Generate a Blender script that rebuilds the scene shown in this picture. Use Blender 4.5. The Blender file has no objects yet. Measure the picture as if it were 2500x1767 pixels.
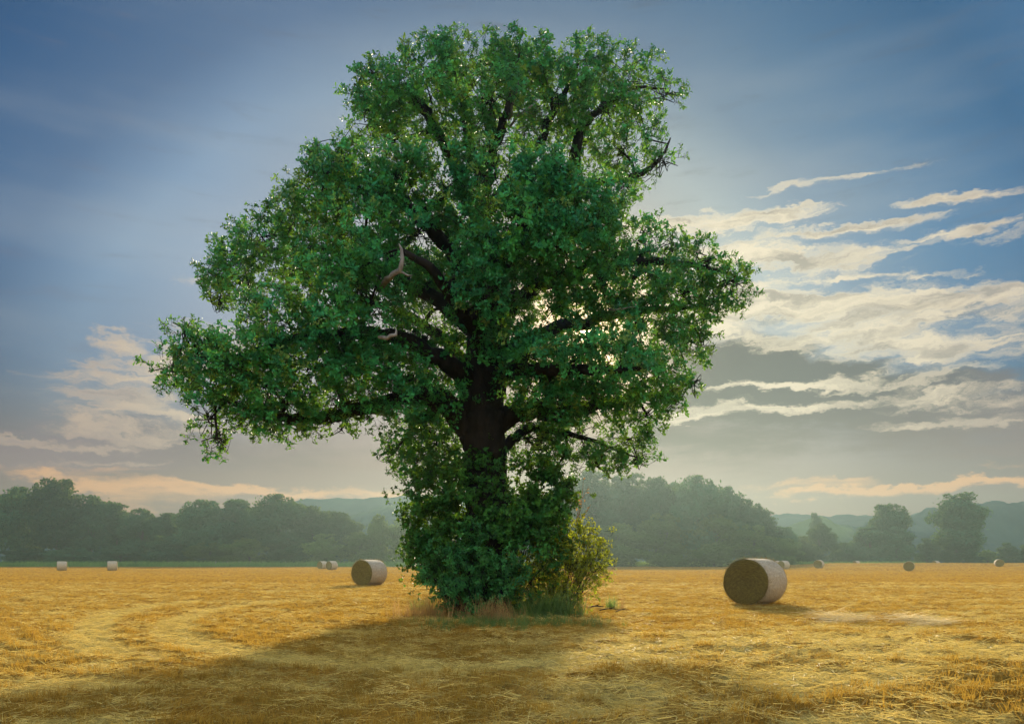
import bpy, math, random
import numpy as np
from mathutils import Vector, Matrix

R = math.radians
rng = np.random.default_rng(7)
random.seed(7)
SC = bpy.context.scene

# ------------------------------------------------------------------ camera
F = 1925.0            # focal length in pixels of the 2500 px wide photograph
EYE = 1.45
HOR = 1370.0
cam_d = bpy.data.cameras.new('camera')
cam = bpy.data.objects.new('camera', cam_d)
SC.collection.objects.link(cam)
SC.camera = cam
cam.location = (0, 0, EYE)
cam.rotation_euler = (R(90), 0, 0)
cam_d.sensor_width = 36
cam_d.lens = 36 * F / 2500
cam_d.shift_y = (HOR - 883.5) / 2500
cam_d.clip_end = 9000
cam_d.clip_start = 0.1

# ------------------------------------------------------------------ render and exposure
SC.view_settings.view_transform = 'Standard'
SC.view_settings.look = 'None'
SC.view_settings.exposure = 2.4
SC.view_settings.gamma = 1.0
SC.view_settings.use_curve_mapping = False
SC.render.engine = 'CYCLES'
SC.cycles.max_bounces = 7
SC.cycles.diffuse_bounces = 4
SC.cycles.glossy_bounces = 2
SC.cycles.transmission_bounces = 4
SC.cycles.volume_bounces = 1
SC.cycles.use_denoising = True
SC.cycles.use_adaptive_sampling = True
SC.cycles.adaptive_threshold = 0.02

# ------------------------------------------------------------------ sun
SUN_EL, SUN_AZ = R(16.0), R(5.6)
sdir = Vector((math.sin(SUN_AZ) * math.cos(SUN_EL), math.cos(SUN_AZ) * math.cos(SUN_EL), math.sin(SUN_EL)))
sun_d = bpy.data.lights.new('sun', 'SUN')
sun_d.energy = 2.0
sun_d.angle = R(2.5)
sun_d.color = (1.0, 0.83, 0.58)
sun = bpy.data.objects.new('sun', sun_d)
SC.collection.objects.link(sun)
sun.rotation_euler = sdir.to_track_quat('Z', 'Y').to_euler()
sun.location = (5, 30, 40)


# ------------------------------------------------------------------ node helper
class NT:
    def __init__(s, tree):
        s.t = tree; s.n = tree.nodes; s.l = tree.links

    def put(s, sock, v):
        if v is None: return
        if isinstance(v, bpy.types.NodeSocket): s.l.new(v, sock)
        else:
            if isinstance(v, (tuple, list)) and sock.type == 'RGBA' and len(v) == 3: v = (*v, 1)
            sock.default_value = v

    def node(s, typ, **kw):
        n = s.n.new(typ)
        for k, v in kw.items():
            if isinstance(k, str) and not k.startswith('i_'): setattr(n, k, v)
        return n

    def m(s, op, a, b=None, c=None, clamp=False):
        n = s.n.new('ShaderNodeMath'); n.operation = op; n.use_clamp = clamp
        s.put(n.inputs[0], a); s.put(n.inputs[1], b)
        if c is not None: s.put(n.inputs[2], c)
        return n.outputs[0]

    def vm(s, op, a, b=None):
        n = s.n.new('ShaderNodeVectorMath'); n.operation = op
        s.put(n.inputs[0], a)
        if b is not None: s.put(n.inputs[1], b)
        return n.outputs['Value'] if op in ('DOT_PRODUCT', 'LENGTH') else n.outputs[0]

    def mix(s, f, a, b, mode='MIX'):
        n = s.n.new('ShaderNodeMix'); n.data_type = 'RGBA'; n.blend_type = mode
        s.put(n.inputs[0], f); s.put(n.inputs[6], a); s.put(n.inputs[7], b)
        return n.outputs[2]

    def noise(s, vec, scale, detail=4, rough=0.55, dist=0.0):
        n = s.n.new('ShaderNodeTexNoise')
        if vec is not None: s.put(n.inputs['Vector'], vec)
        n.inputs['Scale'].default_value = scale; n.inputs['Detail'].default_value = detail
        n.inputs['Roughness'].default_value = rough; n.inputs['Distortion'].default_value = dist
        return n.outputs['Fac']

    def ramp(s, f, pts):
        n = s.n.new('ShaderNodeValToRGB'); s.put(n.inputs[0], f)
        el = n.color_ramp.elements
        while len(el) < len(pts): el.new(0.5)
        for e, (p, c) in zip(el, pts):
            e.position = p; e.color = (*c, 1) if len(c) == 3 else c
        return n.outputs[0]

    def sstep(s, v, a, b):
        n = s.n.new('ShaderNodeMapRange'); n.interpolation_type = 'SMOOTHSTEP'
        s.put(n.inputs[0], v); n.inputs[1].default_value = a; n.inputs[2].default_value = b
        n.inputs[3].default_value = 0; n.inputs[4].default_value = 1
        return n.outputs[0]

    def mapping(s, vec, loc=(0, 0, 0), rot=(0, 0, 0), scale=(1, 1, 1), typ='POINT'):
        n = s.n.new('ShaderNodeMapping'); n.vector_type = typ
        s.put(n.inputs[0], vec); n.inputs[1].default_value = loc
        n.inputs[2].default_value = rot; n.inputs[3].default_value = scale
        return n.outputs[0]


K = 2500 / 2296.0     # the picture was measured 2296 px wide


def sky_at(dx, dy):
    tx = (dx * K - 1250) / F
    az = math.atan(tx)
    return az, (HOR - dy * K) / F * math.cos(az)


# ------------------------------------------------------------------ world
W = bpy.data.worlds.new('World')
SC.world = W
W.use_nodes = True
w = NT(W.node_tree)
for n in list(w.n): w.n.remove(n)
sky = w.node('ShaderNodeTexSky')
sky.sky_type = 'NISHITA'
sky.sun_disc = False
sky.sun_elevation = SUN_EL
sky.sun_rotation = SUN_AZ
sky.altitude = 50
sky.air_density = 1.0
sky.dust_density = 1.5
sky.ozone_density = 2.0
tc = w.node('ShaderNodeTexCoord')
d = w.vm('NORMALIZE', tc.outputs['Generated'])
sp = w.node('ShaderNodeSeparateXYZ'); w.put(sp.inputs[0], d)
dx_, dy_, dz_ = sp.outputs
az = w.m('ARCTAN2', dx_, dy_)
hl = w.m('SQRT', w.m('ADD', w.m('MULTIPLY', dx_, dx_), w.m('MULTIPLY', dy_, dy_)))
el = w.m('DIVIDE', dz_, w.m('MAXIMUM', hl, 0.001))
cmb = w.node('ShaderNodeCombineXYZ'); w.put(cmb.inputs[0], az); w.put(cmb.inputs[1], el)
uv = cmb.outputs[0]
cosang = w.vm('DOT_PRODUCT', d, tuple(sdir))
SKY_GRADE = [(0.0, (0.080, 0.074, 0.080)), (0.22, (0.070, 0.090, 0.106)), (0.30, (0.037, 0.056, 0.078)), (0.42, (0.0175, 0.0425, 0.071)), (0.55, (0.007, 0.031, 0.058)), (0.66, (0.010, 0.042, 0.074)), (1.0, (0.85, 0.93, 1.0))]
# clear sky: physical sky toned down in view, left bright behind for ambient light
az_c = w.m('ADD', az, 0.08)
away = w.m('ADD', w.m('MULTIPLY', az_c, az_c), w.m('MULTIPLY', w.m('MULTIPLY', el, el), 0.6))
sky_grade = w.ramp(away, SKY_GRADE)
base = w.mix(1.0, sky.outputs[0], sky_grade, 'MULTIPLY')
lowdim = w.ramp(el, [(0.0, (0.20, 0.14, 0.16)), (0.12, (0.30, 0.24, 0.27)), (0.22, (0.62, 0.60, 0.66)), (0.36, (1, 1, 1))])
base = w.mix(1.0, base, lowdim, 'MULTIPLY')
neardim = w.ramp(cosang, [(0.90, (1, 1, 1)), (0.96, (0.72, 0.72, 0.72)), (0.99, (0.42, 0.40, 0.38)), (1.0, (0.34, 0.31, 0.27))])
base = w.mix(1.0, base, neardim, 'MULTIPLY')
# warped coordinates for cloud edges
wn = w.node('ShaderNodeTexNoise'); w.put(wn.inputs['Vector'], w.mapping(uv, scale=(5, 14, 1)))
wn.inputs['Scale'].default_value = 1.3; wn.inputs['Detail'].default_value = 5
woff = w.vm('MULTIPLY', w.vm('SUBTRACT', wn.outputs['Color'], (0.5, 0.5, 0.5)), (0.16, 0.05, 0))
wn2 = w.node('ShaderNodeTexNoise'); w.put(wn2.inputs['Vector'], w.mapping(uv, scale=(30, 60, 1)))
wn2.inputs['Scale'].default_value = 1.0; wn2.inputs['Detail'].default_value = 4; wn2.inputs['Roughness'].default_value = 0.65
woff2 = w.vm('MULTIPLY', w.vm('SUBTRACT', wn2.outputs['Color'], (0.5, 0.5, 0.5)), (0.05, 0.03, 0))
uvw = w.vm('ADD', w.vm('ADD', uv, woff), woff2)
nA = w.noise(w.mapping(uv, rot=(0, 0, R(4)), scale=(6, 30, 1)), 1.5, 8, 0.6, 0.3)
nB = w.noise(w.mapping(uvw, loc=(3, 1, 0), rot=(0, 0, R(-4)), scale=(5, 30, 1)), 2.2, 9, 0.62, 0.2)
nB2 = w.noise(w.mapping(uvw, loc=(5, 3, 0), rot=(0, 0, R(-2)), scale=(16, 60, 1)), 2.2, 6, 0.6, 0.2)
nB = w.m('MULTIPLY_ADD', nB2, 0.3, w.m('MULTIPLY', nB, 0.7))
nC = w.noise(w.mapping(uv, loc=(7, 2, 0), scale=(2.2, 9, 1)), 1.2, 5, 0.5)


def blobs(lst):
    acc = None
    for (px, py, rx, ry, rot, amp) in lst:
        a0, e0 = sky_at(px, py)
        mp = w.mapping(uvw, loc=(a0, e0, 0), rot=(0, 0, R(rot)), scale=(rx * K / F, ry * K / F, 1), typ='TEXTURE')
        g = w.node('ShaderNodeTexGradient'); g.gradient_type = 'SPHERICAL'
        w.put(g.inputs[0], mp)
        acc = w.m('MULTIPLY_ADD', g.outputs['Fac'], amp, acc if acc is not None else 0.0)
    return acc


dark = blobs([(1700, 815, 260, 90, -8, 2.2), (1900, 880, 420, 80, -5, 2.2), (1680, 870, 220, 80, 0, 1.2), (2200, 960, 300, 110, 0, 1.5),
              (1700, 980, 500, 90, 0, 1.0), (100, 1020, 400, 60, 4, 1.3), (330, 970, 200, 60, 4, 0.8),
              (1850, 690, 300, 30, -3, 0.7), (2150, 690, 200, 30, -5, 0.7), (1500, 950, 260, 80, 0, 0.9), (350, 1020, 320, 60, 0, 0.8), (700, 1030, 400, 60, 0, 0.5)])
bright = blobs([(1600, 500, 320, 34, -1, 2.2), (1900, 508, 230, 20, -2, 1.8), (1760, 572, 330, 38, -6, 2.4), (1950, 612, 250, 16, -8, 1.2),
                (2170, 430, 160, 22, -9, 1.8), (1780, 665, 330, 55, -5, 1.7), (2050, 690, 330, 50, -5, 1.7), (1960, 755, 420, 42, -6, 1.7), (2130, 790, 260, 40, -5, 1.4), (1600, 710, 140, 70, 0, 1.5),
                (2170, 530, 130, 30, -12, 1.2), (2230, 645, 90, 30, -5, 1.6),
                (1600, 918, 150, 26, 2, 1.8), (1950, 850, 300, 22, -3, 1.5), (2180, 890, 240, 34, -4, 1.5), (1800, 905, 260, 16, 4, 1.3), (2130, 950, 260, 22, -3, 1.4), (1700, 860, 180, 12, 0, 1.0),
                (250, 770, 60, 18, 8, 1.5), (340, 830, 260, 60, 8, 1.5), (480, 790, 220, 60, 0, 1.4), (200, 885, 190, 20, 2, 1.3),
                (330, 930, 260, 40, 4, 1.5), (250, 970, 180, 26, -3, 1.3), (80, 990, 220, 14, 0, 1.6), (220, 1030, 240, 14, 5, 1.2), (100, 840, 60, 16, 6, 0.9),
                (460, 640, 60, 16, 8, 0.9), (1900, 400, 300, 14, -3, 0.6)])
orange = blobs([(200, 1075, 300, 16, -6, 1.3), (480, 1092, 260, 14, -5, 1.3), (650, 1112, 320, 18, -2, 1.2), (1900, 1108, 420, 16, 1, 1.4), (2050, 1092, 260, 9, 2, 1.2), (1750, 1090, 200, 16, 0, 0.9), (2250, 1085, 200, 16, 3, 1.1),
                (380, 1125, 340, 30, 2, 0.8), (1100, 1110, 500, 24, 0, 0.7), (2250, 1050, 80, 12, 0, 0.7), (200, 1050, 200, 14, 4, 0.7)])
faro = w.sstep(w.m('ABSOLUTE', az), 0.62, 0.9)          # unseen cloud outside the frame, thickened to lift the ambient light
lowb = w.m('MULTIPLY', w.sstep(el, 0.02, 0.06), w.m('SUBTRACT', 1.0, w.sstep(el, 0.5, 1.1)))
more = w.m('MULTIPLY', w.m('MULTIPLY', faro, lowb), 1.3)
dmask = w.sstep(w.m('ADD', w.m('ADD', dark, more), w.m('MULTIPLY', w.m('SUBTRACT', nA, 0.5), 2.2)), 0.05, 1.25)
braw = (w.m('ADD', w.m('ADD', bright, w.m('MULTIPLY', more, 0.8)), w.m('MULTIPLY', w.m('SUBTRACT', nB, 0.5), w.m('MULTIPLY', w.sstep(bright, 0.0, 0.4), 6.0))))
bmask = w.sstep(braw, 0.15, 1.5)
omask = w.sstep(w.m('ADD', orange, w.m('MULTIPLY', w.m('SUBTRACT', nA, 0.5), w.m('MULTIPLY', w.sstep(orange, 0.0, 0.4), 4.0))), 0.05, 1.5)
thin = w.m('MULTIPLY', w.sstep(nC, 0.42, 0.75), w.m('SUBTRACT', 1.0, w.sstep(el, 0.45, 0.8)))
sunw = w.sstep(cosang, 0.80, 0.985)
cdark = w.mix(sunw, (0.19, 0.175, 0.235), (0.085, 0.078, 0.082))
nD = w.noise(w.mapping(uvw, loc=(1, 5, 0), rot=(0, 0, R(3)), scale=(7, 34, 1)), 1.2, 6, 0.6)
cbright = w.mix(sunw, (0.58, 0.44, 0.34), (0.98, 0.84, 0.60))
cbright = w.mix(w.m('MULTIPLY', w.m('MULTIPLY', w.sstep(nD, 0.40, 0.62), 0.9), w.sstep(braw, 0.7, 1.7)), cbright, w.mix(sunw, (0.34, 0.29, 0.30), (0.40, 0.35, 0.28)))
cbright = w.mix(w.sstep(cosang, 0.4, -0.4), cbright, (3.0, 2.85, 2.6))      # unseen clouds opposite the sun, brightened to fill the shade
strength = 0.15
EX = 2 ** 2.4


def S(c):             # colours are meant after the 0.1 background strength
    return tuple(v / strength / EX for v in c)


def SV(v):
    n = w.vm('SCALE', v); n.node.inputs['Scale'].default_value = 1 / strength / EX
    return n


thinc = w.mix(w.sstep(cosang, 0.5, -0.5), S((0.46, 0.48, 0.49)), S((1.8, 1.75, 1.65)))  # thin cloud made brighter and thicker opposite the sun, as added fill light
col = w.mix(w.m('MULTIPLY', thin, w.m('MULTIPLY_ADD', w.sstep(cosang, 0.5, -0.5), 0.5, 0.22)), base, thinc)
col = w.mix(w.m('MULTIPLY', dmask, 0.92), col, SV(cdark))
col = w.mix(w.m('MULTIPLY', bmask, 0.9), col, SV(cbright))
hzb = w.m('MULTIPLY', w.m('SUBTRACT', 1.0, w.sstep(el, 0.05, 0.22)), 0.55)
col = w.mix(hzb, col, S((0.48, 0.315, 0.26)))
col = w.mix(w.m('MULTIPLY', omask, 0.95), col, S((0.92, 0.50, 0.25)))
# aureole round the sun and the sun itself
glow = w.m('POWER', w.m('MAXIMUM', cosang, 0.0), 420.0)
core = w.sstep(cosang, math.cos(R(0.75)), math.cos(R(0.35)))
gl = w.vm('SCALE', S((2.4, 1.6, 0.8))); w.put(gl.node.inputs['Scale'], glow)
co = w.vm('SCALE', S((30.0, 22.0, 12.0))); w.put(co.node.inputs['Scale'], core)
col = w.vm('ADD', w.vm('ADD', col, gl), co)
bg = w.node('ShaderNodeBackground')
w.put(bg.inputs[0], col); bg.inputs[1].default_value = strength
wo = w.node('ShaderNodeOutputWorld'); w.l.new(bg.outputs[0], wo.inputs[0])
W.cycles.sampling_method = 'MANUAL'
W.cycles.sample_map_resolution = 1024


# ------------------------------------------------------------------ object helpers
def link(o, parent=None):
    SC.collection.objects.link(o)
    if parent is not None: o.parent = parent
    return o


def tag(o, label=None, cat=None, group=None, kind=None):
    if label: o['label'] = label
    if cat: o['category'] = cat
    if group: o['group'] = group
    if kind: o['kind'] = kind
    return o


def make_mesh(name, V, Q=None, T=None, smooth=False, mats=(), mat_idx=None):
    """fast mesh from arrays: V (n,3), Q (k,4) quads, T (k,3) triangles"""
    me = bpy.data.meshes.new(name)
    V = np.asarray(V, np.float32)
    nq = 0 if Q is None else len(Q)
    nt = 0 if T is None else len(T)
    me.vertices.add(len(V)); me.vertices.foreach_set('co', V.ravel())
    loops = []
    if nq: loops.append(np.asarray(Q, np.int32).ravel())
    if nt: loops.append(np.asarray(T, np.int32).ravel())
    if loops:
        lp = np.concatenate(loops)
        me.loops.add(len(lp)); me.loops.foreach_set('vertex_index', lp)
        me.polygons.add(nq + nt)
        st = np.concatenate([np.arange(nq) * 4, nq * 4 + np.arange(nt) * 3]).astype(np.int32)
        me.polygons.foreach_set('loop_start', st)
        if smooth: me.polygons.foreach_set('use_smooth', np.ones(nq + nt, bool))
    for m_ in mats: me.materials.append(m_)
    if mat_idx is not None: me.polygons.foreach_set('material_index', np.asarray(mat_idx, np.int32))
    me.update(calc_edges=True)
    return me


def obj(name, me, parent=None, loc=(0, 0, 0)):
    o = bpy.data.objects.new(name, me)
    o.location = loc
    return link(o, parent)


def empty(name, loc, rotz=0.0):
    o = bpy.data.objects.new(name, None)
    o.empty_display_size = 0.3
    o.location = loc; o.rotation_euler = (0, 0, rotz)
    return link(o)


class MB:
    """collects pieces of geometry for one mesh"""
    def __init__(s): s.V = []; s.Q = []; s.T = []; s.n = 0

    def add(s, V, Q=None, T=None):
        V = np.asarray(V, float)
        if Q is not None and len(Q): s.Q.append(np.asarray(Q) + s.n)
        if T is not None and len(T): s.T.append(np.asarray(T) + s.n)
        s.V.append(V); s.n += len(V)

    def mesh(s, name, mat, smooth=False, off=(0, 0, 0)):
        V = np.concatenate(s.V) - np.array(off)
        return make_mesh(name, V, np.concatenate(s.Q) if s.Q else None, np.concatenate(s.T) if s.T else None, smooth, [mat])


def catmull(P, n):
    P = np.asarray(P, float)
    out = []
    for i in range(len(P) - 1):
        p0 = P[max(i - 1, 0)]; p1 = P[i]; p2 = P[i + 1]; p3 = P[min(i + 2, len(P) - 1)]
        for k in range(n):
            t = k / n
            out.append(0.5 * ((2 * p1) + (-p0 + p2) * t + (2 * p0 - 5 * p1 + 4 * p2 - p3) * t * t + (-p0 + 3 * p1 - 3 * p2 + p3) * t ** 3))
    out.append(P[-1])
    return np.array(out)


def tube(P, rad, seg=6, rough=0.0, cap=True):
    P = np.asarray(P, float); n = len(P)
    rad = np.asarray(rad, float)
    T = np.gradient(P, axis=0); T /= np.linalg.norm(T, axis=1)[:, None] + 1e-9
    up = np.array([0.31, 0.95, 0.05]) if abs(T[0][2]) > 0.7 else np.array([0, 0, 1.0])
    a = np.linspace(0, 2 * np.pi, seg, endpoint=False)
    V = []
    u = np.cross(T[0], up); u /= np.linalg.norm(u)
    for i in range(n):
        u = u - T[i] * u.dot(T[i]); u /= np.linalg.norm(u) + 1e-9
        v = np.cross(T[i], u)
        r = rad[i] * (1 + rough * (rng.random(seg) - 0.5)) if rough else rad[i]
        V.append(P[i] + (np.cos(a) * r)[:, None] * u + (np.sin(a) * r)[:, None] * v)
    V = np.concatenate(V)
    i = np.arange(n - 1)[:, None] * seg; j = np.arange(seg)[None]; j2 = (j + 1) % seg
    Q = np.stack([i + j, i + j2, i + seg + j2, i + seg + j], -1).reshape(-1, 4)
    Tt = []
    if cap:
        V = np.vstack([V, P[-1] + T[-1] * rad[-1], P[0]])
        e = (n - 1) * seg; c = len(V) - 2; c0 = len(V) - 1
        Tt = [(e + k, e + (k + 1) % seg, c) for k in range(seg)] + [((k + 1) % seg, k, c0) for k in range(seg)]
    return V, Q, (np.array(Tt) if len(Tt) else None)


# numpy noise ------------------------------------------------------
def _h(ix, iy, iz=0, seed=0):
    n = (ix.astype(np.int64) * 374761393 + iy.astype(np.int64) * 668265263 + np.asarray(iz).astype(np.int64) * 2147483647 + seed * 974634777) & 0xFFFFFFFF
    n = ((n ^ (n >> 13)) * 1274126177) & 0xFFFFFFFF
    n = ((n ^ (n >> 16)) * 2246822519) & 0xFFFFFFFF
    return ((n ^ (n >> 15)) & 0xFFFFFF) / float(0xFFFFFF)


def vn2(x, y, seed=0):
    ix = np.floor(x); iy = np.floor(y); fx = x - ix; fy = y - iy
    fx = fx * fx * (3 - 2 * fx); fy = fy * fy * (3 - 2 * fy)
    a = _h(ix, iy, 0, seed); b = _h(ix + 1, iy, 0, seed); c = _h(ix, iy + 1, 0, seed); d_ = _h(ix + 1, iy + 1, 0, seed)
    return (a * (1 - fx) + b * fx) * (1 - fy) + (c * (1 - fx) + d_ * fx) * fy


def fbm(x, y, oct=4, seed=0, gain=0.5):
    s = 0; a = 1; t = 0
    for o in range(oct):
        s = s + a * vn2(x * 2 ** o + 13.7 * o, y * 2 ** o + 7.1 * o, seed + o); t += a; a *= gain
    return s / t


def vn3(x, y, z, seed=0):
    ix = np.floor(x); iy = np.floor(y); iz = np.floor(z)
    fx, fy, fz = x - ix, y - iy, z - iz
    fx = fx * fx * (3 - 2 * fx); fy = fy * fy * (3 - 2 * fy); fz = fz * fz * (3 - 2 * fz)
    r = 0
    for k, wz in ((0, 1 - fz), (1, fz)):
        a = _h(ix, iy, iz + k, seed); b = _h(ix + 1, iy, iz + k, seed); c = _h(ix, iy + 1, iz + k, seed); d_ = _h(ix + 1, iy + 1, iz + k, seed)
        r = r + wz * ((a * (1 - fx) + b * fx) * (1 - fy) + (c * (1 - fx) + d_ * fx) * fy)
    return r


def P3(dx, dy, Y):
    return np.array([(dx * K - 1250) / F * Y, Y, EYE - (dy * K - HOR) / F * Y])


def gnd(dx, dy, z=0.0):
    """point of the flat field seen at this place of the picture"""
    Y = (EYE - z) * F / (dy * K - HOR)
    return np.array([(dx * K - 1250) / F * Y, Y, z])


# ------------------------------------------------------------------ materials
def mat(name):
    m_ = bpy.data.materials.new(name); m_.use_nodes = True
    t = NT(m_.node_tree)
    for n in list(t.n): t.n.remove(n)
    out = t.node('ShaderNodeOutputMaterial')
    return m_, t, out


def leaf_mat(name, c1, c2, trans, tfac=0.35, gloss=0.25, pscale=0.5):
    m_, t, out = mat(name)
    oi = t.node('ShaderNodeObjectInfo'); geo = t.node('ShaderNodeNewGeometry')
    big = t.noise(geo.outputs['Position'], pscale, 2)
    f = t.m('ADD', t.m('MULTIPLY', oi.outputs['Random'], 0.5), t.m('MULTIPLY', t.sstep(big, 0.35, 0.65), 0.5))
    c = t.mix(f, c1, c2)
    if pscale == 0.5:      # a few yellowing shoots
        c = t.mix(t.m('MULTIPLY', t.m('GREATER_THAN', oi.outputs['Random'], 0.93), 0.6), c, (0.17, 0.16, 0.03))
    br = t.m('MULTIPLY_ADD', oi.outputs['Random'], 0.9, 0.55)
    sc = t.vm('SCALE', c); t.put(sc.node.inputs['Scale'], br)
    p = t.node('ShaderNodeBsdfPrincipled'); t.put(p.inputs['Base Color'], sc)
    p.inputs['Roughness'].default_value = 0.5; p.inputs['Specular IOR Level'].default_value = gloss
    tr = t.node('ShaderNodeBsdfTranslucent'); tr.inputs[0].default_value = (*trans, 1)
    mx = t.node('ShaderNodeMixShader'); mx.inputs[0].default_value = tfac
    t.l.new(p.outputs[0], mx.inputs[1]); t.l.new(tr.outputs[0], mx.inputs[2]); t.l.new(mx.outputs[0], out.inputs[0])
    return m_


def bark_mat(name, c1, c2, scale=6):
    m_, t, out = mat(name)
    geo = t.node('ShaderNodeNewGeometry')
    v = t.mapping(geo.outputs['Position'], scale=(1, 1, 0.28))
    n1 = t.noise(v, scale, 6, 0.65); n2 = t.noise(geo.outputs['Position'], scale * 0.2, 3)
    c = t.mix(t.sstep(t.m('ADD', n1, t.m('MULTIPLY', n2, 0.3)), 0.45, 0.85), c1, c2)
    p = t.node('ShaderNodeBsdfPrincipled'); t.put(p.inputs['Base Color'], c)
    p.inputs['Roughness'].default_value = 0.9; p.inputs['Specular IOR Level'].default_value = 0.15
    b = t.node('ShaderNodeBump'); b.inputs['Strength'].default_value = 1.0; b.inputs['Distance'].default_value = 0.05
    t.put(b.inputs['Height'], n1); t.l.new(b.outputs[0], p.inputs['Normal']); t.l.new(p.outputs[0], out.inputs[0])
    return m_


M = {}
M['oak_leaf'] = leaf_mat('oak_leaf', (0.013, 0.215, 0.092), (0.045, 0.27, 0.060), (0.22, 0.40, 0.025), 0.32, 0.15)
M['ivy_leaf'] = leaf_mat('ivy_leaf', (0.014, 0.130, 0.036), (0.050, 0.170, 0.025), (0.22, 0.38, 0.02), 0.30, 0.15, 1.2)
M['elder_leaf'] = leaf_mat('elder_leaf', (0.018, 0.15, 0.048), (0.045, 0.19, 0.04), (0.16, 0.32, 0.03), 0.33, 0.2, 1.2)
M['hawthorn_leaf'] = leaf_mat('hawthorn_leaf', (0.06, 0.14, 0.015), (0.15, 0.18, 0.015), (0.50, 0.56, 0.02), 0.5, 0.25, 1.5)
M['grass'] = leaf_mat('green_grass', (0.06, 0.13, 0.03), (0.11, 0.17, 0.05), (0.25, 0.38, 0.06), 0.4, 0.2, 1.5)
M['dry_grass'] = leaf_mat('dry_grass', (0.24, 0.155, 0.05), (0.40, 0.28, 0.10), (0.5, 0.3, 0.1), 0.4, 0.15, 1.5)
M['far_leaf'] = leaf_mat('far_leaf', (0.014, 0.072, 0.042), (0.030, 0.092, 0.040), (0.14, 0.20, 0.03), 0.25, 0.0, 0.08)
M['far_leaf_light'] = leaf_mat('far_leaf_light', (0.045, 0.10, 0.022), (0.075, 0.13, 0.028), (0.20, 0.26, 0.04), 0.28, 0.0, 0.08)
M['far_grass'] = leaf_mat('far_grass', (0.08, 0.22, 0.04), (0.16, 0.27, 0.06), (0.30, 0.45, 0.08), 0.35, 0.0, 0.1)
M['stubble'] = leaf_mat('stubble_straw', (0.20, 0.103, 0.016), (0.40, 0.252, 0.042), (0.52, 0.32, 0.040), 0.40, 0.02, 0.2)
M['straw'] = leaf_mat('loose_straw', (0.52, 0.36, 0.075), (0.68, 0.52, 0.15), (0.60, 0.46, 0.13), 0.35, 0.02, 0.6)
M['pale_straw'] = leaf_mat('pale_straw', (0.66, 0.51, 0.22), (0.80, 0.66, 0.34), (0.65, 0.50, 0.2), 0.3, 0.03, 0.6)
M['bale_straw'] = leaf_mat('bale_straw', (0.14, 0.10, 0.02), (0.26, 0.20, 0.05), (0.3, 0.22, 0.05), 0.25, 0.02, 2.0)
M['bark'] = bark_mat('oak_bark', (0.008, 0.008, 0.007), (0.026, 0.023, 0.018))
M['far_bark'] = bark_mat('far_bark', (0.05, 0.045, 0.035), (0.09, 0.08, 0.06), 1.5)
M['dead_wood'] = bark_mat('dead_wood', (0.13, 0.12, 0.10), (0.30, 0.28, 0.24), 9)
M['post'] = bark_mat('fence_wood', (0.30, 0.27, 0.22), (0.42, 0.38, 0.32), 5)


def soil_mat():
    m_, t, out = mat('stubble_ground')
    geo = t.node('ShaderNodeNewGeometry'); pos = geo.outputs['Position']
    sep = t.node('ShaderNodeSeparateXYZ'); t.put(sep.inputs[0], pos)
    at = t.node('ShaderNodeAttribute'); at.attribute_name = 'flat'
    flat = at.outputs['Fac']
    fine = t.noise(t.mapping(pos, scale=(1, 1, 1)), 38, 5, 0.7)
    fib = t.noise(t.mapping(pos, rot=(0, 0, R(20)), scale=(90, 14, 30)), 1.0, 3, 0.6)
    fib2 = t.noise(t.mapping(pos, rot=(0, 0, R(-35)), scale=(14, 90, 30)), 1.0, 3, 0.6)
    fibm = t.m('MAXIMUM', fib, fib2)
    mid = t.noise(pos, 1.4, 4, 0.6)
    band = t.noise(t.mapping(pos, rot=(0, 0, R(3)), scale=(0.02, 0.30, 1)), 1.0, 4, 0.6)
    patch = t.noise(t.mapping(pos, scale=(0.05, 0.12, 1)), 1.0, 3, 0.5)
    c = t.mix(t.sstep(mid, 0.3, 0.7), (0.25, 0.112, 0.012), (0.38, 0.185, 0.022))
    c = t.mix(t.m('MULTIPLY', t.sstep(band, 0.40, 0.62), 0.55), c, (0.43, 0.235, 0.034))
    c = t.mix(t.m('MULTIPLY', t.sstep(patch, 0.42, 0.7), 0.35), c, (0.30, 0.16, 0.022))
    c = t.mix(flat, c, (0.60, 0.43, 0.11))
    c = t.mix(t.m('MULTIPLY', t.sstep(fine, 0.62, 0.38), 0.55), c, (0.075, 0.048, 0.014))
    c = t.mix(t.m('MULTIPLY', t.sstep(fibm, 0.60, 0.74), 0.75), c, (0.54, 0.36, 0.085))
    # grass beyond the edge of the field
    edge = t.m('ADD', sep.outputs[1], t.m('MULTIPLY', t.noise(t.mapping(pos, scale=(0.05, 0.01, 1)), 1.0, 2), 4.0))
    g = t.mix(t.noise(pos, 0.05, 4), (0.05, 0.11, 0.025), (0.10, 0.15, 0.04))
    c = t.mix(t.sstep(edge, 208.0, 209.0), c, g)
    p = t.node('ShaderNodeBsdfPrincipled'); t.put(p.inputs['Base Color'], c)
    p.inputs['Roughness'].default_value = 1.0; p.inputs['Specular IOR Level'].default_value = 0.0
    b = t.node('ShaderNodeBump'); b.inputs['Strength'].default_value = 0.7; b.inputs['Distance'].default_value = 0.03
    t.put(b.inputs['Height'], t.m('ADD', t.m('MULTIPLY', fine, 1.0), t.m('MULTIPLY', fibm, 0.8)))
    t.l.new(b.outputs[0], p.inputs['Normal']); t.l.new(p.outputs[0], out.inputs[0])
    return m_


M['soil'] = soil_mat()


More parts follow.
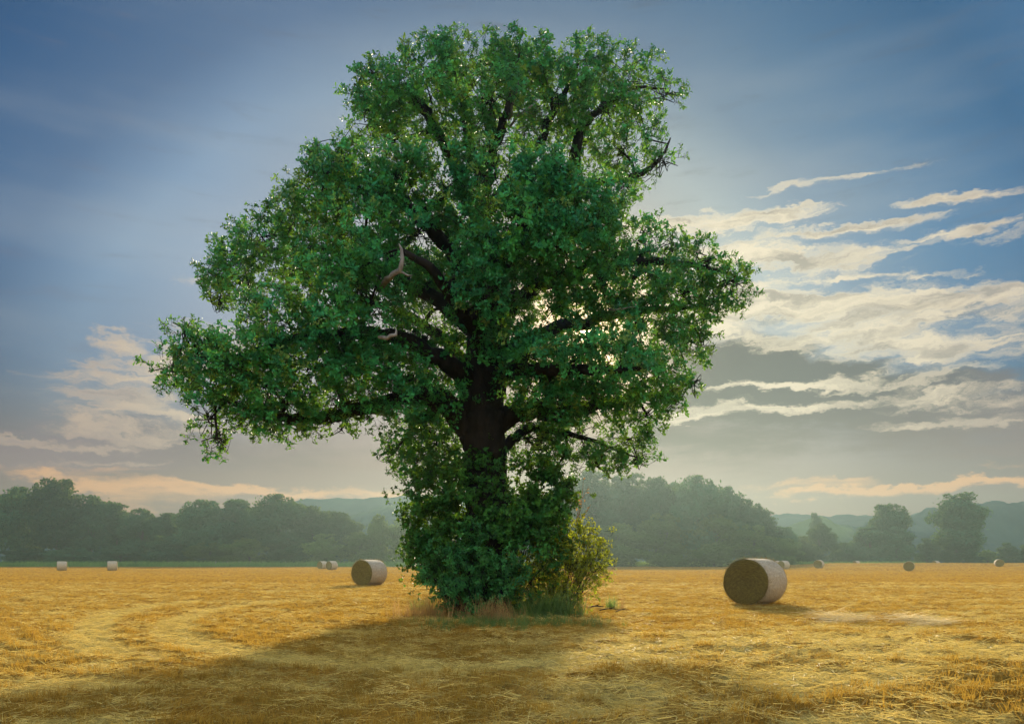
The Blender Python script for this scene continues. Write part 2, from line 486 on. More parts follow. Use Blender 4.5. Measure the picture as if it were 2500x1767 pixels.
# ------------------------------------------------------------------ the ground
def seg_dist(X, Y, pl):
    best = np.full(X.shape, 1e9)
    for (a, b) in zip(pl[:-1], pl[1:]):
        ax, ay = a[:2]; bx, by = b[:2]
        L = (bx - ax) ** 2 + (by - ay) ** 2
        t_ = np.clip(((X - ax) * (bx - ax) + (Y - ay) * (by - ay)) / L, 0, 1)
        best = np.minimum(best, np.hypot(X - ax - t_ * (bx - ax), Y - ay - t_ * (by - ay)))
    return best


def curve_g(pts): return catmull([gnd(*p) for p in pts], 6)


TRACKS = [  # wheelings where the straw lies flat: (curve, half width)
    (curve_g([(700, 1352), (560, 1360), (450, 1380), (392, 1404), (400, 1430), (480, 1458), (620, 1484), (820, 1500), (1020, 1508), (1240, 1500)]), 0.42),
    (curve_g([(430, 1352), (330, 1366), (245, 1385), (205, 1410), (200, 1440), (240, 1475)]), 0.40),
    (curve_g([(1240, 1500), (1380, 1478), (1560, 1462), (1760, 1452), (2000, 1462), (2290, 1478)]), 0.55),
    (curve_g([(1250, 1530), (1450, 1500), (1800, 1490), (2290, 1510)]), 0.35),
    (curve_g([(1560, 1428), (1700, 1424), (1820, 1412), (1900, 1396), (1940, 1380)]), 0.22),
    (curve_g([(1960, 1440), (2040, 1424), (2080, 1404), (2100, 1385)]), 0.25),
    (curve_g([(30, 1540), (300, 1548), (700, 1552)]), 0.2),
]


def sm(v, a, b):
    t_ = np.clip((v - a) / (b - a), 0, 1); return t_ * t_ * (3 - 2 * t_)


def flat_mask(X, Y):
    m_ = np.zeros(X.shape)
    wob = fbm(X * 1.3, Y * 1.3, 3, 11)
    for pl, hw in TRACKS:
        d_ = seg_dist(X, Y, pl)
        m_ = np.maximum(m_, 1 - sm(d_ / hw, 0.45, 1.5) * (0.6 + 0.8 * wob).clip(0, 1.2))
    m_ = np.maximum(m_, 0.75 * sm(fbm(X * 0.55, Y * 0.9, 3, 23), 0.60, 0.74))
    swath = sm(X / np.maximum(Y, 1), -.02, .10) * (1 - sm(Y, 14.5, 17.0))       # combed straw on the right foreground
    m_ = np.maximum(m_, swath * sm(fbm(X * 1.1, Y * 3.0, 4, 29), .40, .58) * .95)
    return m_.clip(0, 1)


def relief(X, Y):
    """height of the field: a gentle rise on the right far out, tussocks and combed straw near"""
    t_ = X / np.maximum(Y, 1)
    wR = sm(t_, 0.28, 0.42)
    crest = 0.36 * sm(Y, 110, 150) + 0.66 * sm(Y, 150, 178) - 0.85 * sm(Y, 178, 203)
    z = wR * crest
    z = z + 0.10 * fbm(X * 0.09, Y * 0.09, 2, 5) * sm(Y, 10, 30)
    near = 1 - sm(Y, 45, 90)
    rough = sm(t_ + 0.35 * (fbm(X * .3, Y * .3, 2, 9) - 0.5), -0.15, 0.15) * (1 - sm(Y, 11.0, 17.0))
    lump = fbm(X * 2.2, Y * 2.6, 4, 3)
    rid = 1 - np.abs(2 * fbm(X * 3.0, Y * 4.2, 3, 31) - 1)
    z = z + near * (0.05 * lump + (0.04 + 0.155 * rough) * sm(rid, 0.60, 1.0) + 0.02 * fbm(X * 11, Y * 11, 2, 41))
    # shallow drill rows on the left that sweep round the tree
    rr = np.hypot(X + 0.5, Y - 21)
    z = z + near * 0.03 * np.sin(rr * 2 * np.pi / 0.55) * sm(-t_, 0.1, 0.35)
    fm = flat_mask(X, Y) if X.ndim < 3 else 0
    return z - near * 0.055 * fm


def ground_z(X, Y):
    X = np.atleast_1d(np.asarray(X, float)); Y = np.atleast_1d(np.asarray(Y, float))
    return relief(X, Y)


rows = [4.2]
while rows[-1] < 214: rows.append(rows[-1] * 1.0075 + (0.0 if rows[-1] < 60 else 0.4))
rows = np.array(rows); cols = np.linspace(-1.0, 1.0, 520)
Yg, Tg = np.meshgrid(rows, cols, indexing='ij')
Xg = Tg * (Yg + 3.0)
Zg = relief(Xg, Yg)
Vg = np.stack([Xg, Yg, Zg], -1).reshape(-1, 3)
nr, nc = Xg.shape
i = np.arange(nr - 1)[:, None] * nc; j = np.arange(nc - 1)[None]
Qg = np.stack([i + j, i + j + 1, i + nc + j + 1, i + nc + j], -1).reshape(-1, 4)
me = make_mesh('stubble_field', Vg, Qg, smooth=True, mats=[M['soil']])
a_ = me.attributes.new('flat', 'FLOAT', 'POINT')
a_.data.foreach_set('value', flat_mask(Xg, Yg).ravel().astype(np.float32))
field = tag(obj('field', me), 'golden stubble field with curving wheel tracks of flattened straw', None, None, 'structure')

gx = np.concatenate([-np.geomspace(880, 20, 20), [0], np.geomspace(20, 880, 20)])
gy = np.concatenate([[-190, -150, -60, -20, 0, 20], np.linspace(60, 260, 11), np.geomspace(300, 505, 6)])
GX, GY = np.meshgrid(gx, gy)
GZ = np.full(GX.shape, -0.06) - 0.0
n1_, n2_ = GX.shape
i = np.arange(n1_ - 1)[:, None] * n2_; j = np.arange(n2_ - 1)[None]
Q_ = np.stack([i + j, i + j + 1, i + n2_ + j + 1, i + n2_ + j], -1).reshape(-1, 4)
tag(obj('ground', make_mesh('ground', np.stack([GX, GY, GZ], -1).reshape(-1, 3), Q_, mats=[M['soil']])), 'level ground running on to the hills', None, None, 'structure')


# ------------------------------------------------------------------ far hills
def hill_mat():
    m_, t, out = mat('wooded_hill')
    geo = t.node('ShaderNodeNewGeometry')
    n = t.noise(geo.outputs['Position'], 0.03, 5, 0.6)
    n2 = t.noise(t.mapping(geo.outputs['Position'], scale=(0.6, 0.5, 2)), 0.008, 2, 0.4)
    c = t.mix(t.sstep(n, 0.4, 0.6), (0.012, 0.045, 0.045), (0.025, 0.065, 0.055))
    c = t.mix(t.m('MULTIPLY', t.sstep(n2, 0.60, 0.64), 0.8), c, (0.12, 0.17, 0.06))
    p = t.node('ShaderNodeBsdfPrincipled'); t.put(p.inputs['Base Color'], c); p.inputs['Roughness'].default_value = 1
    p.inputs['Specular IOR Level'].default_value = 0
    t.l.new(p.outputs[0], out.inputs[0])
    return m_


M['hill'] = hill_mat()


def hill(label, Y, prof, depth, seed, bump):
    """a wooded ridge: crest line measured in the picture, sloping down towards the camera and away"""
    xs = np.array([(p[0] * K - 1250) / F * Y for p in prof]); zs = np.array([EYE + (HOR - p[1] * K) / F * Y for p in prof])
    nx = 420; ny = 46
    X = np.linspace(xs[0], xs[-1], nx); H = np.interp(X, xs, zs)
    u = np.linspace(-1, 1, ny)
    XX, UU = np.meshgrid(X, u)
    prof_u = np.cos(UU * np.pi / 2) ** 0.9
    endf = sm(np.minimum(XX - xs[0], xs[-1] - XX), 0, (xs[-1] - xs[0]) * 0.07)
    YY = Y + UU * depth + 20 * (fbm(XX / 120, XX * 0, 2, seed) - .5)
    ZZ = H[None] * prof_u * endf
    can = fbm(XX / 5.0, YY / 5.0, 3, seed + 3, 0.6)
    ZZ = ZZ - 0.2 + bump * (can - 0.35) * sm(ZZ, 0, 8)
    ZZ = np.where(UU <= -0.99, -0.5, ZZ); ZZ = np.where(UU >= 0.99, -0.5, ZZ)
    i = np.arange(ny - 1)[:, None] * nx; j = np.arange(nx - 1)[None]
    Q = np.stack([i + j, i + j + 1, i + nx + j + 1, i + nx + j], -1).reshape(-1, 4)
    o = obj('hill', make_mesh('hill', np.stack([XX, YY, ZZ], -1).reshape(-1, 3), Q, smooth=False, mats=[M['hill']]))
    return tag(o, label, None, None, 'structure')


hill('farthest blue wooded ridge left of the oak', 430, [(-1800, 1150), (-800, 1140), (0, 1160), (300, 1180), (600, 1140), (690, 1122), (830, 1120), (900, 1114), (1000, 1112), (1200, 1130), (1500, 1165), (1720, 1160), (1760, 1152), (1850, 1160), (1930, 1156), (2000, 1160), (2090, 1150), (2300, 1160), (2600, 1150), (3100, 1160), (4000, 1150)], 50, 3, 4.5)
hill('nearer hazy wooded slope left of the oak', 345, [(500, 1210), (720, 1180), (790, 1160), (850, 1142), (920, 1132), (1020, 1125), (1200, 1160), (1500, 1200)], 35, 8, 4)
hill('wooded hill at the right edge, darker towards the frame', 365, [(1700, 1225), (1900, 1200), (2040, 1165), (2080, 1140), (2140, 1145), (2190, 1128), (2240, 1130), (2330, 1136), (2600, 1120), (2900, 1140), (3600, 1150)], 35, 12, 3.5)
hill('low wooded rise between the right wood and the round-topped tree', 320, [(1650, 1220), (1740, 1195), (1790, 1172), (1830, 1166), (1880, 1180), (1950, 1180), (2100, 1205), (2300, 1235)], 30, 17, 3.5)


# ------------------------------------------------------------------ instancing for stuff
SRC = []


def proto_coll(name, meshes):
    c = bpy.data.collections.new(name)
    for k, m_ in enumerate(meshes):
        o = bpy.data.objects.new('%s_%02d' % (name, k), m_)
        c.objects.link(o)
    return c


def scatter(name, pts, rot, scl, idx, coll, mats, parent=None, off=(0, 0, 0)):
    me = bpy.data.meshes.new(name)
    pts = np.asarray(pts, np.float32) - np.array(off, np.float32)
    me.vertices.add(len(pts)); me.vertices.foreach_set('co', pts.ravel())
    a = me.attributes.new('rot', 'FLOAT_VECTOR', 'POINT'); a.data.foreach_set('vector', np.asarray(rot, np.float32).ravel())
    a = me.attributes.new('scl', 'FLOAT_VECTOR', 'POINT')
    s_ = np.asarray(scl, np.float32)
    if s_.ndim == 1: s_ = np.repeat(s_[:, None], 3, 1)
    a.data.foreach_set('vector', s_.ravel())
    a = me.attributes.new('idx', 'INT', 'POINT'); a.data.foreach_set('value', np.asarray(idx, np.int32))
    for m_ in mats: me.materials.append(m_)
    me.update()
    o = obj(name, me, parent)
    g = bpy.data.node_groups.new(name + '_scatter', 'GeometryNodeTree')
    g.interface.new_socket('Geometry', in_out='INPUT', socket_type='NodeSocketGeometry')
    g.interface.new_socket('Geometry', in_out='OUTPUT', socket_type='NodeSocketGeometry')
    gi = g.nodes.new('NodeGroupInput'); go = g.nodes.new('NodeGroupOutput')
    ip = g.nodes.new('GeometryNodeInstanceOnPoints'); ci = g.nodes.new('GeometryNodeCollectionInfo')
    ci.inputs['Collection'].default_value = coll
    ci.inputs['Separate Children'].default_value = True; ci.inputs['Reset Children'].default_value = True

    def attr(nm, ty):
        n = g.nodes.new('GeometryNodeInputNamedAttribute'); n.data_type = ty; n.inputs['Name'].default_value = nm
        return n.outputs['Attribute']
    er = g.nodes.new('FunctionNodeEulerToRotation')
    g.links.new(attr('rot', 'FLOAT_VECTOR'), er.inputs[0])
    g.links.new(gi.outputs[0], ip.inputs['Points']); g.links.new(ci.outputs[0], ip.inputs['Instance'])
    ip.inputs['Pick Instance'].default_value = True
    g.links.new(attr('idx', 'INT'), ip.inputs['Instance Index'])
    g.links.new(er.outputs[0], ip.inputs['Rotation'])
    g.links.new(attr('scl', 'FLOAT_VECTOR'), ip.inputs['Scale'])
    g.links.new(ip.outputs[0], go.inputs[0])
    md = o.modifiers.new('scatter', 'NODES'); md.node_group = g
    return o


def eul_from_z(D, roll):
    """Euler XYZ that points +Z along D, rolled about it"""
    D = D / (np.linalg.norm(D, axis=1)[:, None] + 1e-9)
    out = np.zeros((len(D), 3))
    th = np.arccos(D[:, 2].clip(-1, 1)); ph = np.arctan2(D[:, 1], D[:, 0])
    # R = Rz(ph) Ry(th) Rz(roll)
    cz, sz = np.cos(ph), np.sin(ph); cy, sy = np.cos(th), np.sin(th); cr, sr = np.cos(roll), np.sin(roll)
    R00 = cz * cy * cr - sz * sr; R10 = sz * cy * cr + cz * sr; R20 = -sy * cr
    R21 = sy * sr; R22 = cy
    out[:, 1] = -np.arcsin(R20.clip(-1, 1)); out[:, 0] = np.arctan2(R21, R22); out[:, 2] = np.arctan2(R10, R00)
    return out


# ------------------------------------------------------------------ leaves
def leaf_geo(kind, L, pos, ax, nrm, mb):
    """one leaf with its own outline, folded along its midrib, starting at pos and growing along ax"""
    ax = ax / np.linalg.norm(ax); side = np.cross(nrm, ax); side /= np.linalg.norm(side) + 1e-9; nrm = np.cross(ax, side)
    if kind == 'oak':
        t_ = np.array([0, .16, .30, .40, .54, .64, .80, .92, 1.0]); wd = np.array([.02, .06, .20, .13, .29, .19, .27, .14, .0])
    elif kind == 'ivy':
        t_ = np.array([0, .08, .35, .6, 1.0]); wd = np.array([.02, .36, .42, .22, .0])
    elif kind == 'narrow':
        t_ = np.array([0, .3, .65, 1.0]); wd = np.array([.02, .17, .15, .0])
    else:
        t_ = np.array([0, .25, .6, 1.0]); wd = np.array([.02, .28, .26, .0])
    n = len(t_)
    bend = -0.22 * t_ ** 2 * L
    mid = pos + (t_ * L)[:, None] * ax + bend[:, None] * nrm
    lift = (wd * L * 0.35)[:, None] * nrm
    a = mid + (wd * L)[:, None] * side + lift
    b = mid - (wd * L)[:, None] * side + lift
    V = np.concatenate([mid, a, b])
    k = np.arange(n - 1)
    Q = np.concatenate([np.stack([k, k + 1, n + k + 1, n + k], -1), np.stack([k + 1, k, 2 * n + k, 2 * n + k + 1], -1)])
    mb.add(V, Q)


def spray_mesh(name, kind, nleaf, length, leafL, material, twig=True, droop=0.0, spread=1.0, stem_mat=None):
    """a twig tip along +Z with its leaves"""
    mb = MB(); tw = MB()
    pts = [np.zeros(3)]
    dirv = np.array([0, 0, 1.0])
    for k in range(4):
        dirv = dirv + rng.normal(0, 0.16, 3); dirv /= np.linalg.norm(dirv)
        pts.append(pts[-1] + dirv * length / 4)
    pts = np.array(pts)
    subs = [(pts, length)]
    for s_ in range(3):
        st = pts[1 + s_ % 3]; dv = rng.normal(0, 1, 3); dv[2] = abs(dv[2]) * 0.5 + 0.5; dv /= np.linalg.norm(dv)
        q = np.array([st, st + dv * length * 0.25, st + dv * length * 0.45 + rng.normal(0, 0.02, 3)])
        subs.append((q, length * 0.45))
    for q, L_ in subs:
        V, Qd, T = tube(q, np.linspace(0.006, 0.003, len(q)), 3, cap=False); tw.add(V, Qd, T)
    for k in range(nleaf):
        q, L_ = subs[0] if k % 2 == 0 else subs[1 + (k // 2) % 3]
        t_ = 0.35 + 0.65 * (1 - rng.random() ** 2)
        f = t_ * (len(q) - 1); i0 = min(int(f), len(q) - 2)
        p = q[i0] + (q[i0 + 1] - q[i0]) * (f - i0)
        ang = k * 2.4 + rng.normal(0, 0.4)
        out = np.array([math.cos(ang), math.sin(ang), 0])
        ax = out * (0.75 * spread) + np.array([0, 0, 0.55]) * (0.4 + t_) + rng.normal(0, 0.25, 3) + np.array([0, 0, -droop])
        nrm = np.array([0, 0, 1.0]) - out * 0.3 + rng.normal(0, 0.35, 3)
        leaf_geo(kind, leafL * rng.uniform(0.55, 1.2), p, ax, nrm, mb)
    V = np.concatenate(mb.V + tw.V)
    nv = mb.n
    Q = np.concatenate([np.concatenate(mb.Q), np.concatenate(tw.Q) + nv])
    mi = np.concatenate([np.zeros(sum(len(x) for x in mb.Q), int), np.ones(sum(len(x) for x in tw.Q), int)])
    return make_mesh(name, V, Q, None, False, [material, stem_mat or M['bark']], mi)


oak_sprays = [spray_mesh('oak_spray', 'oak', 22, 0.36, 0.104, M['oak_leaf']) for _ in range(6)]
ivy_sprays = [spray_mesh('ivy_spray', 'ivy', 12, 0.26, 0.10, M['ivy_leaf'], spread=1.2) for _ in range(4)]
elder_sprays = [spray_mesh('elder_spray', 'narrow', 16, 0.34, 0.13, M['elder_leaf'], droop=0.15) for _ in range(4)]
haw_sprays = [spray_mesh('hawthorn_spray', 'round', 16, 0.34, 0.075, M['hawthorn_leaf']) for _ in range(4)]
C_OAK = proto_coll('oak_sprays', oak_sprays)
C_IVY = proto_coll('ivy_sprays', ivy_sprays)
C_ELD = proto_coll('elder_sprays', elder_sprays)
C_HAW = proto_coll('haw_sprays', haw_sprays)

# ------------------------------------------------------------------ the oak
TY = 21.0
BASE = np.array([P3(1098, 0, TY)[0], TY, 0.0])
oak = empty('oak_tree', tuple(BASE))
tag(oak, 'huge old green oak standing alone in the stubble field, sun behind its crown', 'tree')


def D3(p):            # (display x, display y, metres nearer (-) or farther (+) than the trunk)
    return P3(p[0], p[1], TY + p[2])


TRUNK = [(1098, 1420, 0, .95), (1095, 1385, 0, .72), (1092, 1300, 0, .60), (1090, 1150, 0, .56), (1088, 1040, 0, .56), (1082, 960, 0, .60), (1086, 890, 0, .60), (1092, 800, .1, .58),
         (1098, 700, .2, .54), (1096, 610, .3, .44), (1080, 520, .3, .30), (1078, 440, .3, .26), (1092, 370, .3, .21), (1102, 300, .3, .15), (1104, 240, .3, .09)]
LIMBS = [
    [(1062, 985, 0, .36), (1010, 915, -.4, .30), (960, 885, -.8, .25), (900, 893, -1.1, .21), (800, 918, -1.5, .17), (690, 938, -1.7, .13), (590, 925, -1.9, .09), (510, 895, -2, .06), (440, 850, -2, .03)],
    [(1075, 880, 0, .30), (1000, 810, -.8, .24), (900, 762, -1.6, .19), (780, 745, -2.2, .14), (640, 765, -2.6, .09), (520, 800, -2.8, .05), (400, 800, -2.8, .03)],
    [(1090, 760, .2, .28), (990, 680, .9, .22), (870, 610, 1.4, .17), (740, 560, 1.8, .12), (620, 560, 2, .07), (500, 600, 2, .03)],
    [(1088, 660, .2, .25), (1010, 560, -.8, .20), (930, 480, -1.6, .15), (820, 430, -2.2, .10), (720, 380, -2.3, .05), (690, 335, -2.3, .02)],
    [(1080, 500, .3, .22), (1020, 370, .3, .18), (985, 300, .2, .14), (930, 230, .2, .09), (860, 190, .1, .04), (815, 160, .1, .02)],
    [(1084, 420, .3, .19), (1052, 320, .8, .14), (1036, 230, 1, .09), (1015, 150, 1, .04), (1005, 105, 1, .02)],
    [(1098, 350, .3, .15), (1130, 270, -.3, .11), (1152, 190, -.4, .07), (1165, 120, -.4, .03)],
    [(1086, 480, .3, .19), (1160, 390, .6, .16), (1208, 320, .9, .12), (1250, 240, 1, .09), (1290, 160, 1, .05), (1300, 95, 1, .02)],
    [(1096, 620, .3, .28), (1180, 520, .5, .24), (1255, 440, .8, .21), (1288, 370, 1, .18), (1296, 300, 1, .13), (1340, 250, 1, .09), (1410, 200, 1, .05), (1490, 200, 1, .02)],
    [(1285, 420, 1, .13), (1340, 408, .8, .11), (1400, 402, .6, .09), (1450, 382, .5, .07), (1485, 350, .5, .05), (1503, 310, .5, .02)],
    [(1096, 740, .2, .28), (1180, 660, -.4, .23), (1290, 615, -.8, .18), (1420, 590, -1, .12), (1540, 590, -1, .07), (1650, 620, -1, .03)],
    [(1092, 840, .1, .30), (1180, 770, .8, .24), (1290, 730, 1.5, .18), (1420, 700, 1.9, .12), (1540, 690, 2, .06), (1610, 700, 2, .03)],
    [(1100, 960, 0, .34), (1160, 925, .1, .28), (1230, 922, .1, .24), (1300, 918, .1, .20), (1345, 905, .1, .15), (1420, 895, .1, .11), (1500, 880, .1, .06), (1565, 852, .1, .02)],
    [(1110, 1015, .2, .17), (1150, 985, .5, .14), (1185, 962, .8, .12), (1235, 965, 1, .09), (1320, 985, 1.2, .06), (1430, 1025, 1.3, .02)],
    [(1060, 930, .2, .2), (1000, 915, .9, .15), (950, 930, 1.6, .10), (910, 980, 2.0, .05), (880, 1020, 2.2, .02)],
    [(1090, 800, -.1, .26), (1060, 730, -1.4, .20), (1010, 660, -2.6, .15), (960, 600, -3.5, .10), (900, 560, -4, .05)],
    [(1095, 700, -.1, .24), (1130, 620, -1.4, .18), (1180, 550, -2.5, .13), (1230, 500, -3.2, .08), (1280, 470, -3.5, .04)],
    [(1090, 850, 0, .24), (1180, 830, -1.3, .18), (1280, 830, -2.3, .13), (1400, 830, -2.8, .07), (1480, 820, -2.9, .03)],
    [(1098, 720, .4, .24), (1110, 640, 1.8, .18), (1130, 560, 3.0, .12), (1150, 500, 3.6, .06)],
    [(1088, 860, .3, .24), (1010, 780, 1.8, .18), (900, 700, 3.0, .12), (760, 660, 3.6, .06)],
]
to_d = lambda L: np.array([D3(p) for p in L])


def limb_geo(L, n=5, wob=0.05):
    P = to_d(L); r = np.array([p[3] for p in L])
    Pc = catmull(P, n); rc = np.interp(np.linspace(0, len(L) - 1, len(Pc)), np.arange(len(L)), r)
    Pc[1:-1] += rng.normal(0, 1, (len(Pc) - 2, 3)) * (wob * (rc[1:-1] / 0.25).clip(0.3, 1))[:, None]
    return Pc, rc


Pc, rc = limb_geo(TRUNK, 6, 0.03)
mb = MB()
V, Q, T = tube(Pc, rc, 22, 0.10)
mb.add(V, Q, T)
for a in np.linspace(0, 2 * np.pi, 8)[:-1]:      # root flares
    dv = np.array([math.cos(a + .3), math.sin(a + .3), 0])
    q = np.array([BASE + dv * .35 + [0, 0, 1.0], BASE + dv * .6 + [0, 0, .45], BASE + dv * .95 + [0, 0, .12], BASE + dv * 1.35 + [0, 0, -.1]])
    V, Q, T = tube(catmull(q, 3), np.linspace(.28, .1, 10), 7, .1); mb.add(V, Q, T)
obj('trunk', mb.mesh('trunk', M['bark'], True, BASE), oak)
limb_pts = [Pc[6:]]; limb_r = [rc[6:]]
for L in LIMBS:
    q, r = limb_geo(L)
    V, Q, T = tube(q, r, 9, 0.12)
    mb = MB(); mb.add(V, Q, T)
    obj('branch', mb.mesh('branch', M['bark'], True, BASE), oak)
    limb_pts.append(q); limb_r.append(r)
LP = np.concatenate(limb_pts); LR = np.concatenate(limb_r)

DEAD = [
    [(893, 546, -4.3, .04), (900, 560, -4.3, .07), (902, 596, -4.3, .09), (885, 612, -4.2, .11), (866, 630, -4.0, .12), (850, 650, -3.0, .12)],
    [(886, 733, -4.2, .06), (885, 748, -4.2, .08), (868, 760, -4.2, .08), (850, 756, -3.8, .06)],
    [(1166, 165, -1.6, .02), (1162, 182, -1.6, .045), (1160, 205, -1.5, .05), (1150, 240, -1.2, .05), (1140, 270, -.8, .05)],
    [(800, 333, -.8, .025), (850, 336, -.8, .035), (878, 352, -.8, .05), (905, 372, -.6, .06)],
    [(1210, 205, -1.2, .02), (1195, 235, -1.2, .035), (1160, 262, -1.0, .05), (1140, 290, -.6, .06)],
    [(1425, 688, -2.8, .02), (1395, 691, -2.8, .035), (1365, 694, -2.4, .05)],
    [(1330, 470, .2, .02), (1332, 445, .2, .04), (1330, 420, .4, .05)],
]
for L in DEAD:
    q, r = limb_geo(L, 2, 0.05); r = r * 0.55
    r[:3] *= [.25, .5, .8]
    V, Q, T = tube(q, r, 7, 0.25); mb = MB(); mb.add(V, Q, T)
    for k_ in ((len(q) // 2,) if len(q) > 9 else ()):          # broken side stubs
        dv = rng.normal(0, 1, 3); dv[1] = -abs(dv[1]); dv /= np.linalg.norm(dv)
        V, Q, T = tube(np.array([q[k_], q[k_] + dv * .22, q[k_] + dv * .34 + [0, 0, .06]]), [r[k_] * .6, r[k_] * .35, .008], 5, .2); mb.add(V, Q, T)
    o = obj('dead_branch', mb.mesh('dead_branch', M['dead_wood'], True, BASE), oak)
    o['label'] = 'bare bleached dead branch stub'

